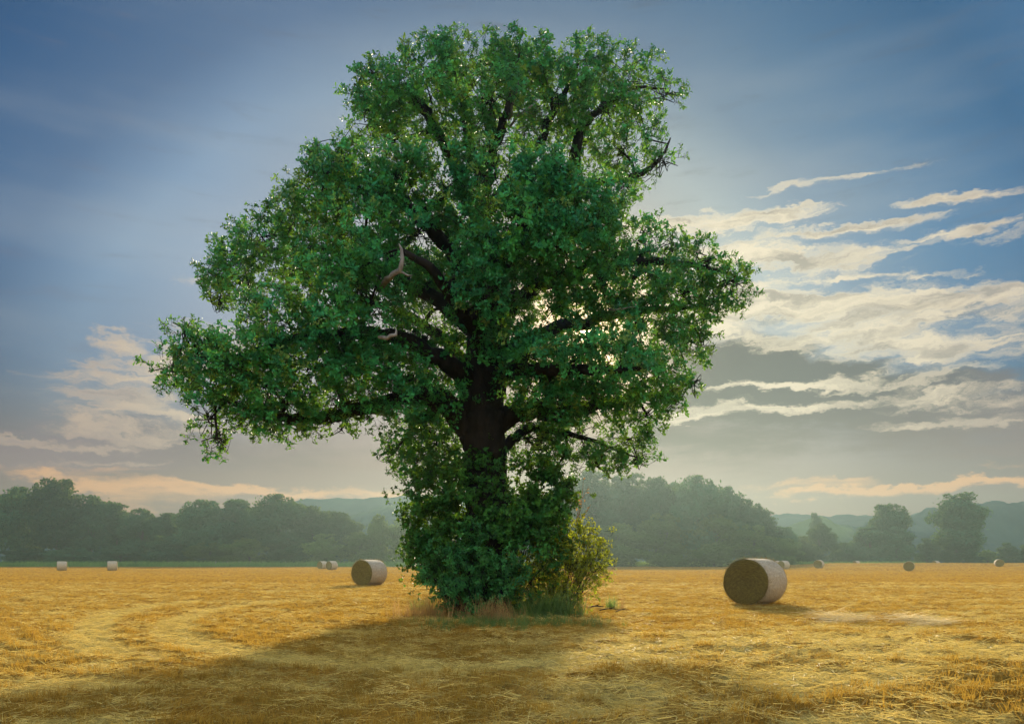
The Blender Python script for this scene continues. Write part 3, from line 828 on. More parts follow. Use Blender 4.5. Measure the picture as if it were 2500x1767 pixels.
# boughs: (x, y, rx, ry, depth offset m, depth radius m, density)
CL = [
    (955, 165, 100, 66, .3, 1.6, 1), (1075, 145, 100, 58, .8, 1.5, 1), (1190, 150, 90, 52, -.2, 1.5, 1), (1310, 140, 66, 56, 1, 1.2, .95), (1410, 180, 72, 62, 1, 1.2, .9), (1485, 215, 46, 36, 1, .8, .9),
    (860, 205, 66, 66, .1, 1.3, 1), (832, 165, 26, 28, .1, .5, .6), (800, 205, 28, 14, .1, .4, .5), (830, 280, 52, 42, -.2, 1.1, .8), (950, 235, 100, 44, -1, 1.2, 1), (1100, 225, 100, 44, -1.3, 1.2, .8), (1240, 215, 90, 60, 0, 1.4, 1), (1350, 245, 90, 56, 1, 1.2, .8),
    (1440, 300, 54, 48, .8, 1, .65), (1400, 345, 80, 30, .6, 1.0, .7), (1490, 365, 30, 36, .5, .6, .9), (1400, 420, 44, 50, .7, .9, .7), (1290, 335, 60, 50, 1.2, 1, .5), (1460, 395, 40, 20, .5, .6, .8), (880, 315, 50, 26, 0, .8, .5), (960, 310, 60, 40, 1.6, 1, .55), (1170, 300, 70, 40, 1.6, 1, .4),
    (700, 345, 36, 24, -2.2, .6, .7), (760, 350, 58, 30, -2.2, .8, .75), (800, 400, 90, 44, -2.2, 1.2, 1),
    (900, 405, 90, 50, -2.3, 1.3, 1.2), (1000, 425, 100, 56, -2.0, 1.3, 1.1), (1130, 410, 100, 54, -2.6, 1.4, 1.2), (1210, 440, 90, 60, -3, 1.4, 1.2), (1310, 470, 80, 60, -2.8, 1.4, 1.1), (1370, 530, 60, 46, -2.0, 1.1, 1),
    (720, 440, 74, 56, -2, 1.4, .95), (650, 490, 74, 52, -1, 1.4, .9), (590, 530, 60, 48, 0, 1.2, .75), (530, 575, 56, 50, 1.2, 1.2, .8), (700, 560, 100, 64, 1, 1.5, .85), (820, 510, 100, 60, -2.5, 1.6, 1.1), (640, 610, 90, 60, 1.8, 1.3, .7),
    (1150, 530, 110, 70, -3.4, 1.6, 1.2), (1270, 560, 100, 64, -3.2, 1.5, 1.2), (940, 520, 60, 40, -2.6, 1.2, .6), (1100, 600, 80, 60, -3.0, 1.2, 1.0),
    (500, 630, 42, 52, 1.2, 1, .75), (490, 680, 26, 40, 1.0, .7, .45), (560, 650, 50, 36, .8, 1, .6), (720, 650, 90, 60, -2.6, 1.6, 1.0), (810, 600, 80, 50, -3.3, 1.5, 1.1), (830, 680, 70, 44, -3.4, 1.4, .9), (960, 610, 80, 60, 1.8, 1.4, .7), (1000, 690, 70, 50, 2.6, 1.3, .55),
    (1080, 680, 60, 40, -2.8, 1.1, 1.0), (640, 720, 90, 60, -2.8, 1.5, 1.0), (760, 760, 90, 50, -2.8, 1.5, .9),
    (1440, 530, 50, 38, -1, .9, .55), (1510, 550, 60, 42, -1, 1, .65), (1580, 590, 60, 44, -1, 1, .75), (1645, 630, 42, 48, -1, .8, .8), (1600, 670, 50, 38, .5, .9, .7), (1430, 620, 90, 70, -1.6, 1.5, 1.05), (1530, 660, 70, 60, 0, 1.3, .8), (1340, 640, 60, 44, -2.4, 1.2, .9),
    (1230, 660, 80, 36, 2.4, 1.2, .5), (1260, 760, 70, 40, 2.4, 1.2, .4), (1430, 740, 80, 64, -1.2, 1.5, 1.1), (1520, 750, 60, 56, .6, 1.2, .8), (1570, 760, 32, 42, 1, .8, .7),
    (420, 745, 36, 40, -2.6, .9, .75), (450, 790, 52, 50, -2.6, 1.1, .8), (385, 830, 44, 34, -2.4, .8, .7), (470, 860, 70, 50, -2.4, 1.2, .85), (560, 800, 80, 62, -2.6, 1.5, 1.0), (590, 870, 80, 52, -2.2, 1.4, .9), (690, 830, 100, 62, -2.2, 1.6, 1.2), (820, 830, 90, 60, -2, 1.5, 1.1), (920, 850, 70, 40, -1.6, 1.3, 1), (940, 770, 70, 50, -.6, 1.2, .5),
    (470, 940, 44, 40, -2.4, .9, .8), (488, 985, 32, 34, -2.4, .7, .8), (560, 935, 60, 36, -2, 1, .7), (650, 945, 60, 34, -1.8, 1, .8), (740, 945, 60, 26, -1.6, .9, .8), (820, 935, 50, 24, -1.4, .8, .75), (600, 965, 14, 24, -2, .3, .7), (765, 965, 18, 14, -1.6, .3, .8),
    (1180, 800, 90, 60, -1.8, 1.4, 1.1), (1290, 820, 100, 64, -2.4, 1.6, 1.1), (1390, 830, 90, 60, -2.4, 1.4, 1.1), (1470, 850, 60, 50, -1.6, 1.1, .8), (1555, 858, 26, 16, -.4, .4, .9), (1510, 900, 36, 30, -.2, .6, .6), (1330, 890, 100, 30, -1.2, 1.0, 1), (1450, 930, 50, 36, -.4, .8, .7), (1200, 880, 60, 30, -1.2, .8, .8),
    (1400, 985, 66, 40, .9, 1, .8), (1300, 975, 80, 38, 1.4, 1.1, .7), (1210, 1000, 70, 40, 1.4, 1, .7), (1430, 1030, 40, 26, 1.2, .7, .9), (1340, 1040, 56, 18, 1.3, .7, .75), (1250, 1045, 50, 24, 1.3, .8, .8), (1180, 950, 50, 26, 1.8, .8, .5),
    (900, 885, 80, 34, -2.4, .8, .9), (770, 905, 90, 32, -2.3, .8, .8), (640, 905, 70, 36, -2.4, .8, .8), (1240, 900, 80, 34, -1.4, .8, 1), (1010, 900, 50, 30, -1.4, .6, .8), (1180, 985, 50, 30, .2, .6, .6), (985, 640, 60, 50, 1.6, 1.0, .7),
    (930, 640, 66, 56, 1.2, 1.2, .7), (1000, 760, 70, 60, 1.4, 1.1, .7), (1010, 840, 70, 50, .8, 1.0, .8), (890, 760, 60, 44, -.2, 1.2, .8), (1050, 740, 50, 50, .9, .9, .7), (1250, 700, 80, 44, -1.2, 1.2, .7), (1040, 560, 70, 50, .2, 1.2, .9), (1130, 730, 60, 60, -.2, 1.1, .8), (1340, 720, 60, 44, -.5, 1, .5), (1030, 490, 70, 40, -.6, 1, .8), (1100, 320, 70, 40, 0, 1, .6),
    (930, 925, 50, 34, 1.8, 1, .7), (930, 985, 60, 40, 2, 1, .7), (880, 1010, 32, 34, 2, .7, .75), (980, 1000, 50, 50, 1.6, 1, .7), (930, 1045, 50, 30, 1.8, .8, .7), (990, 940, 40, 30, 2, .8, .5),
]
OUT = [(935, 92), (1020, 86), (1095, 80), (1200, 96), (1262, 122), (1285, 88), (1297, 70), (1310, 90), (1345, 92), (1385, 120), (1440, 112), (1472, 128), (1508, 165), (1538, 208), (1530, 244), (1484, 252),
       (1482, 290), (1502, 308), (1518, 350), (1508, 392), (1450, 420), (1432, 440), (1400, 472), (1388, 494), (1450, 496), (1500, 512), (1560, 530), (1612, 568), (1650, 602), (1688, 588), (1692, 640), (1685, 684), (1640, 688),
       (1622, 710), (1608, 742), (1592, 794), (1556, 806), (1534, 800), (1536, 846), (1580, 846), (1574, 868), (1544, 880), (1536, 915), (1500, 932), (1500, 950), (1466, 958), (1470, 1010), (1468, 1052), (1400, 1056), (1300, 1062), (1290, 1100),
       (1150, 1120), (1000, 1110), (925, 1080), (880, 1058), (846, 1028), (858, 1000), (880, 975), (850, 962), (775, 978), (700, 970), (640, 985), (612, 978), (600, 1000), (588, 966), (530, 960), (520, 1000), (492, 1022), (462, 1005), (430, 990), (436, 930), (400, 880), (370, 872), (333, 830),
       (366, 800), (365, 768), (390, 712), (440, 705), (466, 738), (500, 742), (532, 750), (550, 716), (544, 692), (520, 696), (492, 690), (462, 680), (456, 620), (458, 562), (510, 540), (512, 490), (568, 492), (615, 425), (680, 380), (668, 318), (700, 318), (715, 345), (760, 318), (800, 318), (822, 330), (786, 310), (770, 270),
       (790, 250), (772, 204), (812, 196), (812, 142), (838, 142), (850, 160), (890, 126)]
OUT = np.array(OUT, float)


def inside(px, py, poly):
    c = np.zeros(px.shape, bool); n = len(poly); j = n - 1
    for i in range(n):
        xi, yi = poly[i]; xj, yj = poly[j]
        hit = ((yi > py) != (yj > py)) & (px < (xj - xi) * (py - yi) / (yj - yi + 1e-9) + xi)
        c ^= hit; j = i
    return c


def to_disp(P):
    return (P[:, 0] / P[:, 1] * F + 1250) / K, (HOR - (P[:, 2] - EYE) / P[:, 1] * F) / K


def clump_points(c, k, shell=(0.5, 1.0), seed=0):
    cx, cy, rx, ry, dep, rd, den = c
    cen = D3((cx, cy, dep)); s_ = K / F * (TY + dep)
    rad = np.array([rx * s_, rd, ry * s_])
    area = 4 * np.pi * ((rad[0] * rad[1]) ** 1.6 / 3 + (rad[0] * rad[2]) ** 1.6 / 3 + (rad[1] * rad[2]) ** 1.6 / 3) ** (1 / 1.6)
    n = int(area * k * den * 1.7)
    v = rng.normal(0, 1, (n, 3)); v /= np.linalg.norm(v, axis=1)[:, None]
    r = shell[0] + (shell[1] - shell[0]) * rng.random(n) ** 0.6
    lump = 0.82 + 0.36 * vn3(v[:, 0] * 2.2 + cx, v[:, 1] * 2.2 + cy, v[:, 2] * 2.2, 5)
    P = cen + v * rad * (r * lump)[:, None]
    out_ = rng.random(n) < .17                     # a few shoots stand out beyond the mass
    P = P + v * (out_ * rng.uniform(0, .62, n))[:, None]
    g = .4 * vn3(P[:, 0] * 1.7, P[:, 1] * 1.7, P[:, 2] * 1.7, 77) + .6 * vn3(P[:, 0] * 4.6, P[:, 1] * 0.5, P[:, 2] * 4.6, 78)
    keep = g > 0.395 + 0.10 * rng.random(n)
    return P[keep], v[keep], cen, rad


allP, allD = [], []
twigs = MB()
nsub = 0
for ci_, c in enumerate(CL):
    Pk, vk, cen, rad = clump_points(c, 17.5 if 780 < c[0] < 1400 else 15.0, (0.3, 1.0))
    allP.append(Pk); allD.append(vk)
    # a bough from the nearest limb to the middle of the clump
    dist = np.linalg.norm(LP - cen, axis=1) + np.where(LR < 0.03, 1.0, 0)
    b = int(dist.argmin()); st = LP[b]
    if dist[b] > 0.5:
        mid_ = (st + cen) / 2 + rng.normal(0, 0.12, 3) + np.array([0, 0, 0.15])
        q = catmull([st, mid_, cen], 4); r0 = min(LR[b] * 0.6, 0.09)
        V, Q, T = tube(q, np.linspace(r0, 0.025, len(q)), 6, .1); mb = MB(); mb.add(V, Q, T)
        obj('branch', mb.mesh('branch', M['bark'], True, BASE), oak)
    qx, qy = to_disp(Pk)
    Pk = Pk[inside(qx, qy, OUT)]
    if len(Pk):
        for t_ in rng.choice(len(Pk), min(16, len(Pk)), replace=False):
            e = Pk[t_]; c0 = cen + rng.normal(0, .12, 3) * rad; m2 = (c0 + e) / 2 + rng.normal(0, .16, 3)
            V, Q, T = tube(catmull([c0, m2, e], 3), np.linspace(.014, .004, 7), 4, cap=False); twigs.add(V, Q, T)
P = np.concatenate(allP); Dv = np.concatenate(allD)
px, py = to_disp(P)
jit = (vn2(px / 26, py / 26, 3) - 0.5) * 22
ctr = np.array([1050, 600]); OUTB = ctr + (OUT - ctr) * 1.03      # shoots may reach a little past the mass
ok = inside(px + jit, py + (vn2(px / 26, py / 26, 9) - .5) * 22, OUTB)
# open gaps in the crown where boughs part
for (hx, hy, hr, pr) in [(965, 545, 34, .85), (1205, 625, 26, .6), (845, 725, 30, .7), (1321, 734, 9, .9), (1335, 742, 38, .5), (1290, 745, 24, .4), (1240, 745, 46, .7), (960, 730, 40, .6), (1000, 740, 26, .7), (700, 735, 16, .5), (690, 565, 22, .6), (1130, 310, 40, .6), (980, 350, 36, .6),
                         (740, 900, 30, .6), (870, 880, 28, .6), (970, 895, 22, .8), (1170, 970, 30, .7), (520, 690, 22, .7), (1240, 300, 30, .5), (900, 330, 24, .5), (1300, 690, 20, .5), (650, 660, 18, .5)]:
    dd = np.hypot(px - hx, (py - hy) * 1.15) / hr
    ok &= ~((dd < 1) & (rng.random(len(px)) < pr))
P, Dv = P[ok], Dv[ok]
px, py = px[ok], py[ok]
roll = rng.random(len(P)) * 6.28
Dir = Dv + rng.normal(0, .45, P.shape) + np.array([0, 0, .25])
tip = P + Dir / np.linalg.norm(Dir, axis=1)[:, None] * .10      # shoots end where the crown ends
tx_, ty_ = to_disp(tip)
ok = inside(tx_ + (vn2(tx_ / 10, ty_ / 10, 4) - .5) * 50, ty_ + (vn2(tx_ / 10, ty_ / 10, 6) - .5) * 50, OUT)
P, Dv, px, py, roll, Dir = P[ok], Dv[ok], px[ok], py[ok], roll[ok], Dir[ok]
E = eul_from_z(Dir, roll); Sc = rng.uniform(.6, 1.08, len(P)); Ix = rng.integers(0, 6, len(P))
# the 300 sprays that stand out most along the outline are parts of their own, all others are one part
cx_, cy_ = px - 1050, py - 560
edge_score = np.zeros(len(P))
for a in range(0, 360, 3):
    u_ = cx_ * math.cos(R(a)) + cy_ * math.sin(R(a)); v_ = np.abs(-cx_ * math.sin(R(a)) + cy_ * math.cos(R(a)))
    sc_ = np.where(v_ < 16, u_, -1e9); o_ = np.argsort(-sc_)[:3]
    edge_score[o_[sc_[o_] > 0]] = 1
sel = np.where(edge_score > 0)[0][:300]
rest = np.ones(len(P), bool); rest[sel] = False
for k in sel:
    o = bpy.data.objects.new('leaf_spray', oak_sprays[Ix[k]])
    o.location = tuple(P[k] - BASE); o.rotation_euler = tuple(E[k]); o.scale = (Sc[k],) * 3
    link(o, oak)
scatter('foliage', P[rest], E[rest], Sc[rest], Ix[rest], C_OAK, [M['oak_leaf']], oak, BASE)['kind'] = 'stuff'
obj('twigs', twigs.mesh('twigs', M['bark'], False, BASE), oak)['kind'] = 'stuff'
print('oak sprays', len(P), 'parts', len(sel))


# ------------------------------------------------------------------ undergrowth at the foot of the oak
def bush(name, label, cat, clumps, coll, leafmat, k, size, updir=.35, nstem=8, stemr=.02, base=None, shell=(.35, 1.0)):
    PP, DD = [], []
    st = MB()
    b = np.array([base[0], base[1], 0.0])
    root = empty(name, tuple(b)); tag(root, label, cat)
    for c in clumps:
        Pk, vk, cen, rad = clump_points(c, k, shell)
        zk = Pk[:, 2] > 0.05
        PP.append(Pk[zk]); DD.append(vk[zk])
        for s_ in range(nstem):
            if not zk.any(): break
            e = Pk[zk][rng.integers(0, zk.sum())]
            s0 = np.array([b[0] + (cen[0] - b[0]) * .35 + rng.normal(0, .15), b[1] + (cen[1] - b[1]) * .5 + rng.normal(0, .1), -0.03])
            m2 = np.array([(s0[0] * .45 + e[0] * .55), (s0[1] + e[1]) / 2, e[2] * .6]) + rng.normal(0, .06, 3)
            V, Q, T = tube(catmull([s0, m2, e], 4), np.linspace(stemr, .004, 9), 4, cap=False); st.add(V, Q, T)
    Pn = np.concatenate(PP); Dn = np.concatenate(DD) + rng.normal(0, .4, Pn.shape) + np.array([0, 0, updir])
    o = scatter('foliage', Pn, eul_from_z(Dn, rng.random(len(Pn)) * 6.28), rng.uniform(.75, 1.2, len(Pn)) * size, rng.integers(0, 4, len(Pn)), coll, [leafmat], root, b)
    o['kind'] = 'stuff'
    o = obj('stems', st.mesh('stems', M['bark'], False, b), root); o['kind'] = 'stuff'
    return root


ivy_cl = [(1075, 1060, 60, 44, -.5, .7, .8), (975, 1105, 56, 50, .2, .8, 1), (948, 1165, 44, 60, .1, .8, 1), (955, 1235, 42, 50, .1, .8, 1), (1040, 1130, 74, 66, -.4, .9, 1.1), (1060, 1220, 80, 70, -.6, .9, 1.1),
          (1170, 1075, 80, 50, -.2, .9, 1), (1225, 1120, 56, 60, .2, .8, 1), (1235, 1090, 40, 40, .5, .7, .8), (1170, 1160, 80, 66, -.5, .9, 1.1), (1230, 1180, 56, 60, .1, .8, 1), (1190, 1240, 80, 60, -.3, .9, 1),
          (985, 1150, 80, 90, .4, .9, 1), (1205, 1140, 84, 90, .5, .9, 1), (970, 1230, 60, 60, .3, .8, 1), (1245, 1110, 44, 60, .3, .7, 1), (1000, 1290, 50, 46, -.1, .7, 1), (1080, 1300, 60, 60, -.5, .7, 1), (1000, 1050, 50, 40, .6, .7, .8), (1110, 1190, 70, 60, -.6, .8, 1)]
ivy = bush('ivy', 'dark green ivy cloaking the trunk of the lone oak', 'ivy', ivy_cl, C_IVY, M['ivy_leaf'], 30.0, .85, .1, 3, .02, BASE - [0, .2, 0], (.15, 1.0))
elder_cl = [(1010, 1270, 52, 46, -1.2, .6, 1), (1080, 1260, 70, 46, -1.4, .6, 1), (1130, 1290, 50, 50, -1.4, .5, 1), (1040, 1330, 60, 46, -1.4, .6, 1), (1110, 1345, 50, 40, -1.5, .5, .9), (985, 1310, 30, 26, -1.1, .4, .8), (965, 1285, 22, 20, -.8, .4, .7)]
bush('elder_bush', 'blue-green leafy bush in front of the oak trunk, left of the yellowish one', 'bush', elder_cl, C_ELD, M['elder_leaf'], 22, .8, .2, 8, .014, BASE + [-.3, -1.4, 0])
haw_cl = [(1270, 1240, 56, 46, .2, .6, .8), (1310, 1240, 38, 34, .3, .5, .75), (1335, 1225, 22, 14, .3, .3, .6), (1240, 1290, 66, 50, -.2, .6, .9), (1300, 1285, 40, 36, .2, .5, .8), (1215, 1330, 50, 50, -.4, .5, .9), (1260, 1340, 36, 30, -.2, .4, .7), (1190, 1290, 40, 50, -.5, .5, .8), (1290, 1200, 34, 30, .1, .5, .8), (1320, 1260, 34, 34, 0, .5, .8), (1285, 1310, 40, 34, -.1, .5, .8)]
bush('hawthorn_bush', 'sunlit yellow-green bush on the right side of the oak trunk', 'bush', haw_cl, C_HAW, M['hawthorn_leaf'], 30, .85, .3, 7, .012, BASE + [1.5, -.3, 0])
# bare sprig with a few red-brown leaves
sp_b = P3(1290, 1180, TY + .3)
spr = empty('bramble_sprig', tuple(sp_b)); tag(spr, 'thin nearly bare reddish sprig sticking up right of the ivy', 'sprig')
st = MB()
for (ax_, ay_) in [(1308, 1072), (1320, 1090), (1298, 1100), (1325, 1130)]:
    e = P3(ax_, ay_, TY + .3); V, Q, T = tube(catmull([sp_b, (sp_b + e) / 2 + rng.normal(0, .05, 3), e], 4), np.linspace(.01, .004, 9), 4, cap=False); st.add(V, Q, T)
    for k in range(5):
        p = sp_b + (e - sp_b) * rng.uniform(.45, 1); leaf_geo('round', .09, p, rng.normal(0, 1, 3), rng.normal(0, 1, 3), st)
obj('stem', st.mesh('stem', M['dry_grass'], False, sp_b), spr)


# ------------------------------------------------------------------ grass and straw pieces
def blade(mb, base, dirv, L, wd, curve=0.3, n=3):
    dirv = dirv / np.linalg.norm(dirv)
    side = np.cross(dirv, rng.normal(0, 1, 3)); side /= np.linalg.norm(side)
    hor = np.array([dirv[0], dirv[1], 0]) + rng.normal(0, .2, 3) * [1, 1, 0]
    P = [base + dirv * L * t_ + (hor * curve - np.array([0, 0, curve * .6])) * L * t_ * t_ for t_ in np.linspace(0, 1, n)]
    V = []
    for t_, p in zip(np.linspace(0, 1, n), P):
        w_ = wd * (1 - .75 * t_)
        V += [p - side * w_ / 2, p + side * w_ / 2]
    Q = [(2 * k, 2 * k + 1, 2 * k + 3, 2 * k + 2) for k in range(n - 1)]
    mb.add(V, Q)


def tuft_mesh(name, nb, H, spread, wd, material, curve=.3, rad=.05, n=3, hv=.5):
    mb = MB()
    for k in range(nb):
        b = np.array([*rng.normal(0, rad, 2), -0.01])
        dv = np.array([*rng.normal(0, spread, 2), 1.0])
        blade(mb, b, dv, H * rng.uniform(1 - hv, 1 + hv * .5), wd * rng.uniform(.7, 1.3), curve * rng.uniform(0, 1.3), n)
    return mb.mesh(name, material)


def straw_mesh(name, nb, L, area, material, wd=.0045):
    """loose straws lying on the ground"""
    mb = MB()
    for k in range(nb):
        b = np.array([*rng.normal(0, area, 2), rng.uniform(0.0, .035)])
        a = rng.random() * 6.28
        dv = np.array([math.cos(a), math.sin(a), rng.normal(.08, .14)])
        blade(mb, b, dv, L * rng.uniform(.5, 1.2), wd * rng.uniform(.8, 1.4), .06, 3)
    return mb.mesh(name, material)


C_STUB = proto_coll('stubble_tufts', [tuft_mesh('tuft', 14, .095, .30, .0070, M['stubble'], .15, .05) for _ in range(5)])
C_STRAW = proto_coll('straw_bits', [straw_mesh('straws', 22, .14, .09, M['straw'], .0055) for _ in range(5)])
C_PALE = proto_coll('pale_straws', [straw_mesh('pale', 22, .34, .14, M['pale_straw'], .007) for _ in range(3)])
C_GRASS = proto_coll('grass_tufts', [tuft_mesh('grass', 22, .55, .22, .012, M['grass'], .45, .07, 4) for _ in range(3)])
C_DRY = proto_coll('dry_tufts', [tuft_mesh('dry', 14, .7, .16, .010, M['dry_grass'], .25, .07, 4) for _ in range(3)])
C_FARG = proto_coll('far_grass', [tuft_mesh('fg', 26, 1.0, .25, .07, M['far_grass'], .4, .5, 3) for _ in range(3)])


def fan_points(n, y0, y1, power, tmax=.74):
    """random field points, thinning out with distance"""
    u = rng.random(n)
    e = 2 - power
    Y = (y0 ** e + u * (y1 ** e - y0 ** e)) ** (1 / e)
    X = (rng.random(n) * 2 - 1) * tmax * (Y + 1.5)
    return X, Y


def field_scatter(name, label, X, Y, coll, nidx, smin, smax, tilt, material, far=0.0):
    Z = ground_z(X, Y)
    n = len(X)
    rot = np.stack([rng.normal(0, tilt, n), rng.normal(0, tilt, n), rng.random(n) * 6.28], -1)
    sc = rng.uniform(smin, smax, n) * (1 + far * (Y / 10 - 1).clip(0))
    o = scatter(name, np.stack([X, Y, Z], -1), rot, sc, rng.integers(0, nidx, n), coll, [material])
    return tag(o, label, 'straw', None, 'stuff')


X, Y = fan_points(230000, 6.2, 205, 1.30)
fm = flat_mask(X, Y)
cl = fbm(X * 1.8, Y * 1.8, 3, 57) + 0.10 * np.sin(np.hypot(X + .5, Y - 21) * 2 * np.pi / 0.55) * sm(-X / Y, -.1, .2)
keep = (rng.random(len(X)) > fm * 1.1) & (rng.random(len(X)) < .12 + 1.6 * sm(cl, .38, .60)) & (np.hypot(X - BASE[0], (Y - BASE[1])) > 1.4)
field_scatter('stubble', 'short upright golden stubble covering the field', X[keep], Y[keep], C_STUB, 5, .6, 1.15, .12, M['stubble'], .04)
X, Y = fan_points(70000, 6.2, 50, 1.2)
fm = flat_mask(X, Y)
keep = rng.random(len(X)) < .15 + 1.1 * fm
field_scatter('loose_straw', 'loose cut straw lying in the wheel tracks and between the stubble', X[keep], Y[keep], C_STRAW, 5, .7, 1.3, .1, M['straw'], .03)
for (dx, dy, rx, ry, lab) in [(1888, 1399, 38, 12, 'left of the two pale heaps of long straw in front of the big bale'), (2068, 1404, 38, 16, 'right of the two pale heaps of long straw in front of the big bale')]:
    n = 75
    c = gnd(dx, dy); s_ = c[1] * K / F
    X = c[0] + rng.normal(0, .55, n) * rx * s_
    Y = c[1] + rng.normal(0, .5, n) * .8
    Z = ground_z(X, Y) + rng.random(n) * .14
    o = scatter('straw_heap', np.stack([X, Y, Z], -1), np.stack([rng.normal(0, .1, n), rng.normal(0, .1, n), rng.random(n) * 6.28], -1), rng.uniform(.7, 1.2, n), rng.integers(0, 3, n), C_PALE, [M['pale_straw']])
    tag(o, lab, 'straw heap', None, 'stuff')


def patch(name, label, cat, cx, cy, rx, ryd, n, coll, material, smin, smax, kind='stuff'):
    c = gnd(cx, cy); s_ = c[1] * K / F
    X = c[0] + rng.normal(0, .5, n) * rx * s_; Y = c[1] + rng.normal(0, .5, n) * ryd
    Z = ground_z(X, Y) - .01
    o = scatter(name, np.stack([X, Y, Z], -1), np.stack([rng.normal(0, .1, n), rng.normal(0, .1, n), rng.random(n) * 6.28], -1), rng.uniform(smin, smax, n), rng.integers(0, 3, n), coll, [material])
    return tag(o, label, cat, None, kind)


patch('tall_grass', 'tall green grass growing in front of the yellowish bush', 'grass', 1225, 1388, 66, .7, 100, C_GRASS, M['grass'], .4, 1.5)
patch('short_grass', 'short grey-green grass fringe at the foot of the oak', 'grass', 1150, 1408, 200, 1.2, 330, C_GRASS, M['grass'], .18, .5)
patch('dry_grass', 'tall brown dried grass left of the oak foot', 'grass', 985, 1388, 90, .8, 130, C_DRY, M['dry_grass'], .4, .95)
patch('brown_stems', 'brown dead weed stems in front of the blue-green bush', 'weeds', 1110, 1399, 60, .4, 50, C_DRY, M['dry_grass'], .5, .9)
patch('weeds', 'low green weeds at the left foot of the oak', 'weeds', 950, 1376, 34, .5, 30, C_GRASS, M['grass'], .4, .8)
patch('grass_clump', 'small lone green grass clump right of the oak foot', 'grass', 1370, 1372, 14, .3, 9, C_GRASS, M['grass'], .5, .95)
patch('dry_stalks', 'dry brown stalks beside the lone green grass clump', 'weeds', 1395, 1375, 6, .15, 3, C_DRY, M['dry_grass'], .5, .8)
patch('brown_fringe', 'thin brown grass right of the sunlit bush', 'grass', 1310, 1378, 30, .4, 14, C_DRY, M['dry_grass'], .25, .55)

stk = [((1318, 1374), (1352, 1371), .03), ((1345, 1380), (1392, 1378), .018), ((1380, 1384), (1410, 1380), .015)]
labs = ['thick dark fallen stick nearest the sunlit bush', 'longest thin fallen stick right of the oak foot', 'short twig on the ground right of the lone grass clump']
for (a, b, r), lab in zip(stk, labs):
    p0 = gnd(*a); p1 = gnd(*b)
    p0[2] = ground_z(p0[0], p0[1])[0] + r + .03; p1[2] = ground_z(p1[0], p1[1])[0] + r + .03
    q = catmull([p0, (p0 + p1) / 2 + np.array([0, .08, .03]), p1], 4)
    V, Q, T = tube(q, np.linspace(r, r * .5, len(q)), 6, .2); mb = MB(); mb.add(V, Q, T)
    V, Q, T = tube(np.array([q[4], q[4] + [.12, -.1, .06]]), [r * .6, r * .2], 5); mb.add(V, Q, T)
    tag(obj('fallen_branch', mb.mesh('fallen_branch', M['bark'], True, q[0]), None, tuple(q[0])), lab, 'stick', 'sticks lying by the oak')


# ------------------------------------------------------------------ straw bales
def bale_mats():
    m1, t, out = mat('bale_net_wrap')
    tc_ = t.node('ShaderNodeTexCoord'); ob = tc_.outputs['Object']
    n1 = t.noise(t.mapping(ob, scale=(3, 60, 60)), 1.0, 4, 0.7); n2 = t.noise(ob, 5, 3)
    net = t.noise(t.mapping(ob, scale=(70, 8, 8)), 1.0, 2, .6); blot = t.noise(ob, 26, 4, .7)
    c = t.mix(t.sstep(blot, .38, .62), (0.33, .25, .13), (.56, .45, .27))
    c = t.mix(t.m('MULTIPLY', t.sstep(n2, .4, .7), .4), c, (.34, .26, .17))
    c = t.mix(t.m('MULTIPLY', t.sstep(net, .5, .65), .35), c, (.62, .57, .46))
    p = t.node('ShaderNodeBsdfPrincipled'); t.put(p.inputs['Base Color'], c); p.inputs['Roughness'].default_value = .8; p.inputs['Specular IOR Level'].default_value = .12
    b = t.node('ShaderNodeBump'); b.inputs['Strength'].default_value = .8; b.inputs['Distance'].default_value = .03
    t.put(b.inputs['Height'], t.m('ADD', blot, n1)); t.l.new(b.outputs[0], p.inputs['Normal']); t.l.new(p.outputs[0], out.inputs[0])
    m2, t, out = mat('bale_end_straw')
    tc_ = t.node('ShaderNodeTexCoord'); ob = tc_.outputs['Object']
    s_ = t.node('ShaderNodeSeparateXYZ'); t.put(s_.inputs[0], ob)
    rr = t.m('SQRT', t.m('ADD', t.m('MULTIPLY', s_.outputs[1], s_.outputs[1]), t.m('MULTIPLY', s_.outputs[2], s_.outputs[2])))
    an = t.m('ARCTAN2', s_.outputs[1], s_.outputs[2])
    cv = t.node('ShaderNodeCombineXYZ'); t.put(cv.inputs[0], t.m('MULTIPLY', rr, 60.0)); t.put(cv.inputs[1], t.m('MULTIPLY', an, 9.0)); t.put(cv.inputs[2], s_.outputs[0])
    ring = t.noise(cv.outputs[0], 1.0, 4, .7); g = t.noise(ob, 40, 4, .7)
    c = t.mix(t.sstep(ring, .35, .65), (.085, .062, .008), (.25, .19, .035))
    c = t.mix(t.m('MULTIPLY', t.sstep(g, .55, .7), .4), c, (.36, .27, .07))
    c = t.mix(t.m('MULTIPLY', t.sstep(g, .45, .3), .6), c, (.09, .06, .02))
    p = t.node('ShaderNodeBsdfPrincipled'); t.put(p.inputs['Base Color'], c); p.inputs['Roughness'].default_value = .85; p.inputs['Specular IOR Level'].default_value = .15
    b = t.node('ShaderNodeBump'); b.inputs['Strength'].default_value = 1; b.inputs['Distance'].default_value = .04
    t.put(b.inputs['Height'], t.m('ADD', ring, g)); t.l.new(b.outputs[0], p.inputs['Normal']); t.l.new(p.outputs[0], out.inputs[0])
    return m1, m2


M['net'], M['bale_end'] = bale_mats()
BR, BL = 0.755, 1.30


